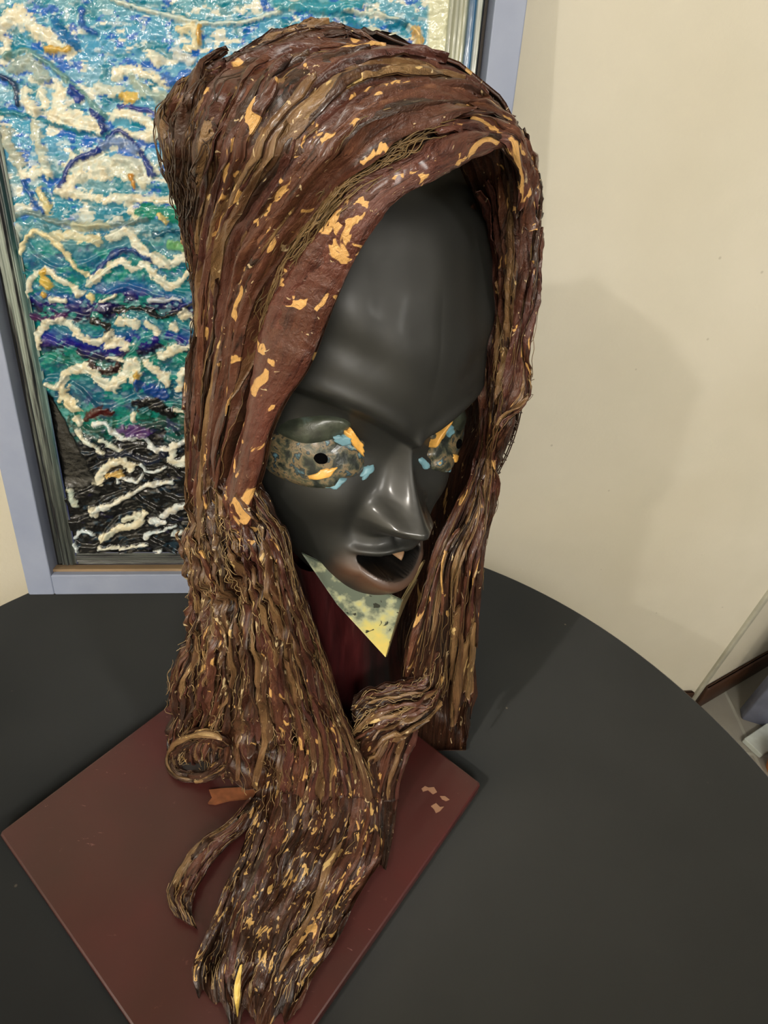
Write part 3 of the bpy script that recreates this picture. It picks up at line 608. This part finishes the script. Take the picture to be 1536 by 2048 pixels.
def board_rise(sh, h0, h1, hump=.018):
    s = np.linspace(0, 1, sh.ns)[:, None]; t = np.linspace(0, 1, sh.nt)[None]
    sh.P = sh.P+ZZ*((h0*(1-t)+h1*t)*(.35+.65*np.sin(s*math.pi)))[..., None]; return sh
shT = board_rise(shT, .03, .006).fold(.011, 7, 31, 3)
shT.H = shT.H-.010*sstep(.22, .0, np.linspace(0, 1, shT.nt))[None]
tail = shT.mesh('front_tail', M_BASE, sculpt); tail['label'] = 'fabric tail swept down over the red board'
MIXED.update(extra=M_SPECK, p=.6)
dress(shT, tail, 20, 33, (.006, .014), (.45, .95), (.02, .98), .003, .03, (.3, .3, .3, .1))
dress(shT, tail, 16, 35, (.003, .006), (.2, .6), (.02, .98), .005, .05, (.2, .1, .3, .4))
threads(shT, tail, 120, (0, 1.0), (0., .95), M_THREAD_L, 37, .00033, .04, .006, (.08, .3))
M_SLIV = plain('yellow_sliver_paint', (222, 190, 96), .4, .5, .2, .3, 60)
strip(shT, tail, .42, .80, .97, .007, M_SLIV, .012, .01, 777, crown=.001, name='paint_sliver', taper=.5)
MIXED['extra'] = None
# left wisp
wispG = [[(500, 1600), (455, 1650), (395, 1690), (352, 1745), (333, 1795), (350, 1835)], [(530, 1610), (490, 1665), (440, 1710), (400, 1770), (385, 1820), (395, 1860)]]
shW = board_rise(Sheet(wispG, 40, 120), .012, .006).fold(.004, 3, 41, 4)
wsp = shW.mesh('side_wisp', M_BASE, sculpt); dress(shW, wsp, 7, 43, (.004, .009), (.4, .9), (.05, .95), .003, .06)
threads(shW, wsp, 40, (0, 1), (0, 1), M_THREAD, 44, .00045, .12, .006)
# ---- RIGHT DRAPE
rightG = [
 [(905, 318, .07), (955, 430, .11), (968, 600, .11), (960, 720, .10), (966, 850, .09), (952, 940, .08), (905, 1020, .06), (866, 1100, .045), (842, 1200, .03), (812, 1290, .02), (800, 1380, .01), (790, 1430)],
 [(960, 300, .03), (995, 430, .07), (1002, 600, .07), (994, 720, .07), (984, 850, .07), (966, 940, .06), (926, 1030, .045), (893, 1110, .03), (868, 1200, .015), (845, 1300, .0), (830, 1380), (830, 1450)],
 [(1010, 275, .01), (1030, 400, .03), (1032, 550, .035), (1022, 700, .035), (1002, 830, .04), (976, 940, .04), (942, 1040, .028), (910, 1120, .01), (896, 1200, .005), (884, 1300), (875, 1400), (872, 1470)],
 [(1042, 262), (1062, 380, .01), (1060, 520, .012), (1040, 700, .015), (1020, 820, .015), (988, 930, .02), (960, 1050, .014), (940, 1130, .0), (930, 1220), (920, 1310), (912, 1400), (905, 1490)],
 [(1058, 270, .0), (1072, 400), (1066, 560), (1050, 700), (1046, 790), (1006, 880), (992, 960), (968, 1080), (955, 1190), (944, 1290), (944, 1400), (936, 1512)]]
shR = Sheet(rightG, 130, 420).ragged(.10, 50, 11).fold(.006, 7, 51, 5)
right = shR.mesh('right_drape', M_BASE, sculpt); right['label'] = 'right fall of brown fabric strips'
dress(shR, right, 26, 53, (.004, .011), (.3, .9), (.02, .98), .003, .05, (.34, .36, .22, .08))
dress(shR, right, 16, 55, (.003, .006), (.15, .4), (.02, .98), .0045, .08, (.3, .2, .2, .3), (.3, 1))
threads(shR, right, 130, (0, 1.0), (.2, 1.), M_THREAD, 57, .00033, .05, .006, (.05, .2))
netL = []
_o = cr(np.array([(1047, 780), (1044, 815), (1034, 860), (1018, 905), (996, 950), (986, 985)], float), 40); _i = cr(np.array([(1040, 780), (1012, 815), (1004, 850), (996, 890), (990, 930), (984, 975)], float), 40)
def dpt(p, o=.0): p = np.asarray(p); return dep(p[:, 0], p[:, 1], np.interp(p[:, 1], YR, DR)+o)
netL.append(dpt(_o, -.01)); netL.append(dpt(_o+np.array([-5, 3]), -.008)); netL.append(dpt(_i*.45+_o*.55, -.012))
for k in range(22):
    a = _i[min(39, int(k*1.75))]; e = _o[min(39, int(k*1.75)+RNG.integers(-4, 5)) if 0 < k < 21 else int(k*1.8)]; tt_ = np.linspace(0, 1, 9)[:, None]
    p = a*(1-tt_)+e*tt_+np.stack([2*np.sin(tt_[:, 0]*9+k), 7*np.sin(tt_[:, 0]*math.pi)*RNG.uniform(-1, 1)+2*np.sin(tt_[:, 0]*11+2*k)], 1); netL.append(dpt(p, -.01))
netL.append(dpt(cr(np.array([(1052, 560), (1060, 600), (1056, 628), (1064, 634), (1066, 624), (1058, 590), (1056, 560)], float), 30), -.004)); netL.append(dpt(cr(np.array([(1048, 560), (1050, 610), (1052, 640), (1060, 642)], float), 20), -.004))
netL.append(dpt(cr(np.array([(984, 940), (988, 962), (994, 978)], float), 10), -.004))
tubes(netL, .0007, M_THREAD_D, right)
dress(shR, right, 9, 58, (.006, .010), (.5, .9), (.62, .95), .004, .04, (.05, .05, .1, .8), (.84, 1))
wrapG = [[(880, 205, .0), (955, 215), (1010, 240), (1046, 290), (1064, 360), (1068, 450)], [(870, 240), (945, 245), (998, 268), (1034, 310), (1050, 375), (1054, 460)], [(860, 280), (930, 276), (985, 288), (1016, 325, .004), (1030, 390, .012), (1034, 470, .02)]]
shV = Sheet(wrapG, 50, 120).fold(.003, 4, 91, 3)
strip(shV, right, .80, .0, .85, .014, M_HEM, .004, .02, 901, crown=.002, name='hem_band')
dress(shV, right, 9, 92, (.005, .010), (.6, .98), (.02, .98), .003, .04)
# crossing bundle under the chin + lower front fall
crossG = [[(872, 1290, .0), (845, 1350, -.002), (790, 1362, .0), (735, 1378, .004), (700, 1398, .006)], [(885, 1330, -.004), (860, 1400, -.01), (805, 1420, -.01), (745, 1440, -.006), (690, 1490, -.002)], [(890, 1370, -.002), (850, 1450, -.008), (800, 1480, -.008), (760, 1510, -.002), (725, 1560, .0)]]
shX = Sheet(crossG, 70, 120).ragged(.15, 60, 9).fold(.006, 5, 61, 3)
crs = shX.mesh('crossing_fold', M_BASE, sculpt); crs['label'] = 'tan fabric fold crossing under the chin'
dress(shX, crs, 12, 63, (.004, .008), (.5, .95), (.03, .97), .004, .05, (.2, .1, .2, .5)); threads(shX, crs, 70, (0, .6), (0, 1), M_THREAD_L, 65, .00036, .07, .005)
fallG = [[(790, 1400, .006), (768, 1480, .004), (745, 1560), (745, 1640), (752, 1720)], [(855, 1390, .012), (832, 1470, .01), (802, 1560), (790, 1650), (772, 1740)]]
shF = Sheet(fallG, 30, 90).fold(.004, 3, 71, 3); fl = shF.mesh('lower_fall', M_BASE, sculpt); dress(shF, fl, 5, 73, (.003, .006), (.5, .95), (.1, .9), .003, .05)
# loop of fabric at lower left hem
loopG = [[(338, 1500, -.012), (372, 1478, -.014), (415, 1472, -.012), (452, 1490, -.01)], [(330, 1535, -.008), (358, 1556, -.010), (400, 1532, -.010), (448, 1530, -.008)], [(348, 1562, .0), (375, 1572, .0), (420, 1566, .0), (470, 1575, .0)]]
def ring(cx, cy, rx, ry, a, off, n=14):
    return [(cx+rx*math.cos(q)*math.cos(a)-ry*math.sin(q)*math.sin(a), cy+rx*math.cos(q)*math.sin(a)+ry*math.sin(q)*math.cos(a), off+.003*math.sin(3*q)) for q in np.linspace(0, 2*math.pi, n)]
shO = Sheet([ring(398, 1512, 70, 50, -.35, -.002), ring(396, 1514, 66, 46, -.35, -.016), ring(396, 1516, 52, 32, -.35, -.018), ring(400, 1518, 38, 20, -.35, -.004)], 40, 120).fold(.003, 3, 45, 8)
roll = shO.mesh('hem_roll', M_BASE, sculpt); roll['label'] = 'rolled open hem of crusty gauze'
dress(shO, roll, 8, 46, (.004, .008), (.5, .95), (.05, .7), .002, .06, (.2, .1, .3, .4)); threads(shO, roll, 26, (0, .8), (0, 1), M_THREAD, 47, .0003, .15, .004, (.05, .15))
P_, _ = shO.at(np.full(24, .97), np.linspace(0, 1, 24, endpoint=False)); mesh('hem_roll_inside', np.concatenate([P_, P_.mean(0)[None]+np.array([0, .01, -.006])]), [(i, (i+1) % 24, 24) for i in range(24)], plain('inside_shade', (20, 12, 10), .8), sculpt)  # dark surface stands in for the shade inside the hollow roll
# ---- BACK of the hood, closing the figure behind
u = np.linspace(-1, 1, 60); yy = np.linspace(66, 1500, 90); U, YY = np.meshgrid(u, yy, indexing='ij')
l = np.interp(YY, YR, XL)+11; r = np.interp(YY, YR, XR)-8; PX = (l+r)/2+U*(r-l)/2
Db = proxy(PX, YY, +1)*1.0; Db = cap(PX, YY, Db, TABLE_Z+.006)
Pk = dep(PX, YY, Db)
shB = Sheet([[(0, 0), (1, 1)], [(1, 0), (2, 1)]], 60, 90); shB.P = Pk; shB.H = .004*fbm(U*8, YY/300, 81, 3)
N = np.cross(np.gradient(Pk, axis=0), np.gradient(Pk, axis=1)); N /= np.linalg.norm(N, axis=2, keepdims=True)+1e-9; N *= np.sign(((Pk-CAMP)*N).sum(2))[..., None]; shB.N = N; shB.ws = .35; shB.lt = .7
shB.mesh('hood_back', M_BASE, sculpt)

# ---- FACE
FO = np.array([.00591, .27377, 1.18693]); FY, FP, FR, FS = .665, -.165, .157, .102
def rotm():
    cy, sy, cp, sp, c_, s_ = math.cos(FY), math.sin(FY), math.cos(FP), math.sin(FP), math.cos(FR), math.sin(FR)
    Bm = np.array([[1, 0, 0], [0, -1, 0], [0, 0, 1.]]); Rx = np.array([[1, 0, 0], [0, cp, -sp], [0, sp, cp]]); Ry = np.array([[c_, 0, s_], [0, 1, 0], [-s_, 0, c_]]); Rz = np.array([[cy, -sy, 0], [sy, cy, 0], [0, 0, 1]])
    return Rz@Rx@Ry@Bm
RM = rotm()*FS
def f2w(L): return FO+np.asarray(L)@RM.T
ZT = [-1.50, -1.42, -1.32, -1.2, -1.0, -.7, -.4, -.1, .3, .7, 1.1, 1.5, 1.9, 2.2, 2.45, 2.6]
WT = [.02, .26, .40, .50, .64, .80, .92, .98, .97, .96, .98, .94, .82, .64, .38, .02]
DT = [.62, .74, .84, .86, .82, .76, .74, .76, .86, .90, .86, .74, .52, .28, .02, -.2]
def G(x, m_, s): return np.exp(-((x-m_)/s)**2)
def zb(x): return .02+.50*np.abs(x)**.85-.10*np.abs(x)**3
def face_y(x, z, yb):
    ax = np.abs(x)
    # brow step: forehead plate stands proud of the eye area
    e = z-zb(x)
    y = .10*sstep(-.03, .03, e)*(1-.7*sstep(.25, 1.2, e))
    y = y-.10*G(ax, .48, .34)*G(e, -.20, .20)               # socket
    y = y+.035*G(e, .06, .07)*sstep(0, .2, ax)              # brow rim
    y = y-.03*G(e, .38, .12)*sstep(.15, .5, ax)+.012*G(e, .62, .14)*sstep(.1, .4, ax)             # crease above brow
    y = y+.02*G(ax, .0, .16)*sstep(.3, .8, z)*sstep(1.9, 1.2, z)-.02*G(ax, .42, .12)*sstep(.5, .9, z)*sstep(1.8, 1.2, z)
    # nose
    tz = np.clip((.05-z)/.62, 0, 1); prof = (.06+.34*tz**1.25)*sstep(.22, -.02, z)*sstep(-.74, -.60, z)
    wn = .055+.135*tz**1.7
    y = y+prof*np.exp(-(ax/wn)**2.0)
    y = y+.12*G(ax, .19, .09)*G(z, -.55, .12)
    y = y-.05*G(ax, .33, .08)*G(z, -.66, .16)                # nasolabial
    y = y+.09*G(ax, .52, .22)*G(z, -.42, .20)                # cheek
    # muzzle + mouth
    y = y+.10*G(x, 0, .34)*G(z, -.98, .26)
    zu = -.885+.02*G(ax, 0, .1); zl = -.945-.15*np.clip(1-(ax/.31)**2, 0, 1)
    inside = sstep(0, .02, zu-z)*sstep(0, .02, z-zl)*sstep(.32, .28, ax)
    y = y-.42*inside
    y = y+.06*G(z, zl-.075, .075)*sstep(.50, .34, ax)-.03*G(z, -1.33, .05)         # lower lip
    y = y+.03*G(z, zu+.035, .03)*sstep(.40, .3, ax)          # upper lip
    y = y-.03*G(x, 0, .03)*G(z, -.76, .06)
    return y
def face_pt(th, z):
    w = np.interp(z, ZT, WT); d = np.interp(z, ZT, DT)
    x = w*np.sin(th); c = np.cos(th); y0 = np.where(c > 0, d*np.abs(c)**.85, -.6*np.abs(c)*np.minimum(1, w+.1))
    y0 = np.where(c > 0, y0, y0)
    return x, y0+face_y(x, z, y0)*sstep(-.05, .35, c), z
# smooth tables
zz = np.linspace(-1.5, 2.6, 400)
def smt(T):
    y = np.interp(zz, ZT, T); k = np.exp(-np.linspace(-2, 2, 41)**2); k /= k.sum(); yp = np.pad(y, 20, mode='edge'); return np.convolve(yp, k, 'valid')
WT2 = smt(WT); DT2 = smt(DT); WT2[0] = .02; WT2[-1] = .01
ZT, WT, DT = zz, WT2, DT2
thv = np.concatenate([np.linspace(-math.pi, -1.6, 24, endpoint=False), np.linspace(-1.6, 1.6, 300), np.linspace(1.6, math.pi, 25)[1:-1]])
TH_, ZF = np.meshgrid(thv, np.linspace(-1.5, 2.6, 420), indexing='ij')
x, y, z = face_pt(TH_, ZF); L = np.stack([x, y, z], -1)
m, t, b = nt('black_face_lacquer', .42, .5, .18, .3); at = node(t, 'ShaderNodeAttribute', attribute_name='paint'); v = coords(t)
t.links.new(mixc(t, .5, at.outputs['Color'], mixc(t, ramp(t, noise(t, v, 25, 4), [(.3, (0, 0, 0)), (.7, (1, 1, 1))]), (.8, .8, .8, 1), (1.2, 1.15, 1.1, 1)), 'MULTIPLY'), b.inputs['Base Color'])
bump(t, b, noise(t, v, 45, 3), .18, .002)
t.links.new(ramp(t, noise(t, v, 18, 4), [(.3, (.40, .40, .40)), (.7, (.54, .54, .54))]), b.inputs['Roughness'])
fc = np.zeros(L.shape)+lin((36, 37, 35))
ax_ = np.abs(x); zl_ = -.945-.15*np.clip(1-(ax_/.31)**2, 0, 1)
lip = (G(z, zl_-.09, .12)*sstep(.50, .36, ax_)*(np.cos(TH_) > 0))[..., None]; fc = fc*(1-lip)+lin((86, 62, 48))*lip
mouth_shade = (sstep(-.02, 0, -.89-z)*sstep(-.02, .005, z-zl_)*sstep(.335, .305, ax_)*(np.cos(TH_) > 0))[..., None]; fc = fc*(1-mouth_shade)+lin((3, 3, 3))*mouth_shade  # shade of the mouth opening painted near-black into the face colour
gl = (G(np.abs(x), .12, .16)*G(z, -.50, .16)*(np.cos(TH_) > 0)+.5*G(x, 0, .4)*G(z, -1.0, .2))[..., None]
nb = fbm(x*16, z*16, 201, 3)-.5; L[..., 1] += .012*nb*gl[..., 0]
face = mesh('mask_face', f2w(L.reshape(-1, 3)), gridfaces(len(thv), 420, False), m, sculpt, col=np.concatenate([fc, np.clip(gl, 0, 1)], -1).reshape(-1, 4))
tt_ = m.node_tree; bb_ = tt_.nodes['Principled BSDF']; atn = [n_ for n_ in tt_.nodes if n_.type == 'ATTRIBUTE'][0]
mr_ = node(tt_, 'ShaderNodeMapRange'); tt_.links.new(atn.outputs['Alpha'], mr_.inputs['Value']); mr_.inputs['To Min'].default_value = .03; mr_.inputs['To Max'].default_value = 1.; tt_.links.new(mr_.outputs[0], bb_.inputs['Coat Weight']); bb_.inputs['Coat Roughness'].default_value = .16; face['label'] = 'glossy black elongated face'
def m_eye(name, stops, seed):
    m, t, b = nt(name, .34, .5, .3); v = coords(t, 'Object', (1, 1, 1))
    mp = node(t, 'ShaderNodeMapping'); mp.inputs['Location'].default_value = (seed, seed*2, 0); t.links.new(v, mp.inputs['Vector'])
    n = noise(t, mp.outputs['Vector'], 70, 5, .6, .3)
    t.links.new(ramp(t, n, stops, 'CONSTANT' if 0 else 'LINEAR'), b.inputs['Base Color']); bump(t, b, n, .6, .002); return m
M_EYE = m_eye('cracked_eye_paint', [(.32, rgba((20, 25, 24))), (.45, rgba((40, 46, 42))), (.50, rgba((76, 78, 62))), (.56, rgba((124, 106, 78))), (.585, rgba((36, 42, 40))), (.62, rgba((62, 84, 92))), (.67, rgba((100, 142, 154))), (.70, rgba((200, 156, 84)))], 3)
M_LID = m_eye('lid_paint', [(.35, rgba((38, 42, 36))), (.6, rgba((66, 72, 60))), (.75, rgba((96, 112, 108)))], 9)
M_GOLD = plain('gold_paint', (222, 168, 82), .35, .5, .3, .25, 120, .3)
M_BLUEP = plain('pale_blue_paint', (112, 154, 168), .4, .5, .2, .2, 120, .3)
M_PUPIL = plain('pupil_hole_shade', (3, 3, 4), .9, .05)  # matte black paints in the darkness of the pupil hole
def th_of(x, z): w = np.interp(z, ZT, WT); return np.arcsin(np.clip(x/w, -1, 1))
def blob(name, cx, cz, rx, rz, h, m, ang=0., seed=0, rag=.25, n=40, k=12, base=.01, parent=None, flat=.6):
    a = np.linspace(0, 2*math.pi, n, endpoint=False)[:, None]; r = np.linspace(0, 1, k)[None]
    rr = r*(1+rag*2*(vn(np.cos(a)*1.8+seed, np.sin(a)*1.8, seed)-.5)+rag*(vn(np.cos(a)*5+seed, np.sin(a)*5, seed+3)-.5))
    u = rx*rr*np.cos(a); v = rz*rr*np.sin(a); X_ = cx+u*math.cos(ang)-v*math.sin(ang); Z_ = cz+u*math.sin(ang)+v*math.cos(ang)
    X_ = np.clip(X_, -np.interp(Z_, ZT, WT)*.995, np.interp(Z_, ZT, WT)*.995)
    x, y, z = face_pt(th_of(X_, Z_), Z_)
    hh = base*np.minimum(1, (1-r)*6)+h*np.clip(1-r**2, 0, 1)**flat-.004*(r >= .999)
    nx = x*.5; L = np.stack([x*(1+0*hh)+nx*hh*.6, y+hh, z+0*hh], -1)
    return mesh(name, f2w(L.reshape(-1, 3)), gridfaces(n+1, k)%(n*k) if False else np.concatenate([gridfaces(n, k), np.array([[(n-1)*k+j, j, j+1, (n-1)*k+j+1] for j in range(k-1)])]), m, parent or face)
for sd in (-1, 1):
    e = blob('eye_plate', sd*.64, -.09, .36, .20, .05, M_EYE, -sd*.10, 5+sd, .22, 64, 24, .02)
    blob('eyelid', sd*.66, .10, .22, .11, .07, M_LID, -sd*.25, 8+sd, .05, 40, 12, .01)
    blob('gold_stroke', sd*.40, .04, .13, .035, .012, M_GOLD, sd*.9, 15+sd, .3, 30, 8, .07)
    blob('gold_stroke', sd*.62, -.19, .10, .035, .012, M_GOLD, -sd*.5, 19+sd, .4, 30, 8, .065)
    blob('blue_fleck', sd*.50, .05, .07, .045, .01, M_BLUEP, 0, 25+sd, .4, 24, 6, .075)
    blob('blue_fleck', sd*.55, -.27, .08, .04, .01, M_BLUEP, -sd*.3, 29+sd, .4, 24, 6, .02)
    blob('blue_fleck', sd*.28, -.20, .07, .035, .01, M_BLUEP, -sd*.7, 31+sd, .4, 24, 6, .012)
    blob('pupil', sd*.645, -.08, .052, .046, .003, M_PUPIL, 0, 0, .05, 24, 6, .082)
# chin plate (folded, painted yellow)
def quadpatch(name, corners, m, parent, n=24, thick=.0012, bow=0.):
    c = np.array(corners, float); a, b_ = np.meshgrid(np.linspace(0, 1, n), np.linspace(0, 1, n), indexing='ij'); a = a[..., None]; b_ = b_[..., None]
    L = c[0]*(1-a)*(1-b_)+c[1]*a*(1-b_)+c[2]*a*b_+c[3]*(1-a)*b_; L = L+np.array([0, bow, 0])*np.sin(a*math.pi)*np.sin(b_*math.pi)
    P = f2w(L.reshape(-1, 3)).reshape(n, n, 3); N = np.cross(P[-1, 0]-P[0, 0], P[0, -1]-P[0, 0]); N /= np.linalg.norm(N)
    V = np.concatenate([P.reshape(-1, 3), (P-N*thick).reshape(-1, 3)]); Fs = gridfaces(n, n); rim = [i*n for i in range(n)]+[(n-1)*n+j for j in range(1, n)]+[i*n+n-1 for i in range(n-2, -1, -1)]+[j for j in range(n-2, 0, -1)]
    rf = [(rim[q], rim[(q+1) % len(rim)], rim[(q+1) % len(rim)]+n*n, rim[q]+n*n) for q in range(len(rim))]
    return mesh(name, V, np.concatenate([Fs, Fs[:, ::-1]+n*n, np.array(rf)]), m, parent)
m, t, b = nt('chin_plate_paint', .3, .5, .4); v = coords(t)
gz = node(t, 'ShaderNodeSeparateXYZ'); t.links.new(v, gz.inputs[0])
mr = node(t, 'ShaderNodeMapRange'); t.links.new(gz.outputs['Z'], mr.inputs['Value'])
zt0 = f2w([0, .92, -1.88])[2]-TABLE_Z; zt1 = f2w([0, .9, -1.3])[2]-TABLE_Z; mr.inputs['From Min'].default_value = zt0; mr.inputs['From Max'].default_value = zt1; mr.inputs['To Max'].default_value = .5
nn = noise(t, v, 80, 4); ad = node(t, 'ShaderNodeMath', operation='ADD'); t.links.new(mr.outputs[0], ad.inputs[0]); t.links.new(nn, ad.inputs[1])
c = ramp(t, ad.outputs[0], [(.40, rgba((222, 194, 100))), (.70, rgba((196, 188, 116))), (.86, rgba((164, 168, 136))), (.98, rgba((92, 102, 90)))])
n_h = noise(t, v, 110, 2, .5, .6); c = mixc(t, ramp(t, n_h, [(.66, (0, 0, 0)), (.68, (1, 1, 1))]), c, rgba((38, 42, 34)))
t.links.new(c, b.inputs['Base Color']); bump(t, b, nn, .3, .001); M_CHIN = m
tip = (0, .93, -1.88)
chin = quadpatch('chin_plate', [(-.62, .42, -.98), (.06, .95, -1.29), tip, (-.36, .62, -1.42)], M_CHIN, face); chin['label'] = 'pointed pale yellow chin plate'
quadpatch('chin_plate_fold', [(.06, .95, -1.29), (.32, .80, -1.24), (.18, .80, -1.58), tip], plain('chin_fold_olive', (96, 84, 58), .4), face)
quadpatch('chin_strap', [(.44, .70, -1.15), (.52, .64, -1.18), (.34, .66, -1.60), (.24, .70, -1.56)], plain('chin_strap_paint', (172, 150, 104), .4), face)
blob('tooth', .13, -.985, .016, .045, .006, plain('tooth_tan', (150, 118, 88), .3), -.5, 3, .1, 16, 6, .30)
# neck
n = 48; tt = np.linspace(0, 1, 60); c0 = atz(715, 1430, BZ); c1 = f2w([0, -.05, -1.12]); ring = []
m, t, b = nt('neck_maroon', .35, .5, .3); v = coords(t)
st = noise(t, coords(t, 'Object', (60, 60, 6)), 1, 4, .6); t.links.new(ramp(t, st, [(.35, rgba((34, 16, 17))), (.6, rgba((72, 28, 30))), (.75, rgba((104, 50, 50)))]), b.inputs['Base Color']); bump(t, b, st, .6, .002)
for q in tt:
    c_ = c0*(1-q)+c1*q; R1 = .060*(1-.15*math.sin(q*3.1)); a = np.linspace(0, 2*math.pi, n, endpoint=False); R2 = R1+.003*np.sin(a*9)+.002*vn(a*5, q*2, 3)
    ring.append(np.stack([c_[0]+R2*np.cos(a), c_[1]+R2*np.sin(a), c_[2]+0*a], 1))
mesh('neck', np.concatenate(ring), gridfaces(60, n, True), m, sculpt)['label'] = 'dark maroon pleated neck'

# ================================================================ SMALL THINGS
M_DRIP = plain('dried_drip', (150, 112, 88), .5)
def slab(name, pts, z0, z1, m, parent=None):
    n = len(pts); V = [(p[0], p[1], z0) for p in pts]+[(p[0], p[1], z1) for p in pts]
    Fs = [tuple(range(n-1, -1, -1)), tuple(range(n, 2*n))]+[(i, (i+1) % n, (i+1) % n+n, i+n) for i in range(n)]
    return mesh(name, V, Fs, m, parent, smooth=False)
pts = [atz(x, y, BZ+.003)[:2] for x, y in ((418, 1580), (445, 1577), (500, 1574), (514, 1584), (505, 1596), (460, 1600), (430, 1608), (416, 1606), (424, 1596))][::-1]
tag(slab('wood_chip', pts, BZ+.0003, BZ+.004, plain('raw_wood', (118, 70, 42), .55, .4, 0, .3, 120)), 'orange brown splinter of wood lying on the red board under the fabric', 'wood chip')
for dp in (((843, 1577), (850, 1572), (857, 1575), (868, 1574), (874, 1584), (866, 1588), (856, 1580), (846, 1583)), ((880, 1592), (890, 1592), (899, 1599), (892, 1602), (884, 1598)), ((862, 1612), (872, 1606), (880, 1614), (888, 1613), (880, 1622), (872, 1626), (868, 1618))):
    slab('paint_drip', [atz(x_, y_, BZ+.0008)[:2] for x_, y_ in dp][::-1], BZ-.0003, BZ+.0009, M_DRIP, sculpt)
# lower right: framed panel leaning on the right wall, and a low white box with an orange pot
P0 = atz(1481, 1428, 0); bu = RU; 
V, Fs = box_vf(0, .5, -.02, .02, .0, .62, .003)
pan = tag(mesh('leaning_panel', xf(V, P0+np.array([0, 0, 0]), np.array([math.cos(-.25), math.sin(-.25), 0]), np.array([math.sin(.25), math.cos(.25), 0]), ZZ), Fs, plain('blue_grey_panel_paint', (128, 134, 158), .5, .4, 0, .2, 18, .2)), 'blue grey painted panel standing on the floor at the right edge', 'panel')

PA = atz(1500, 1500, 0); V, Fs = box_vf(0, .5, -.028, .028, 0, .018, .002)
tag(mesh('floor_plank', xf(V, PA, RU, RN, ZZ), Fs, plain('pale_plank_paint', (196, 204, 200), .5, .4), smooth=False), 'pale painted plank lying on the floor beyond the table edge', 'plank')
PB = atz(1560, 1545, 0); V, Fs = lathe([(.035, 0), (.05, .05), (.054, .06), (.054, .07), (.046, .07)], 24, tuple(PB))
tag(mesh('clay_pot', V, Fs, plain('terracotta', (176, 108, 60), .6)), 'orange clay pot on the floor at the right edge past the table', 'pot')
for me in bpy.data.meshes: me.validate()
tot = sum(len(o.data.polygons) for o in bpy.data.objects if o.type == 'MESH'); print('POLYS', tot, 'OBJ', len(bpy.data.objects))
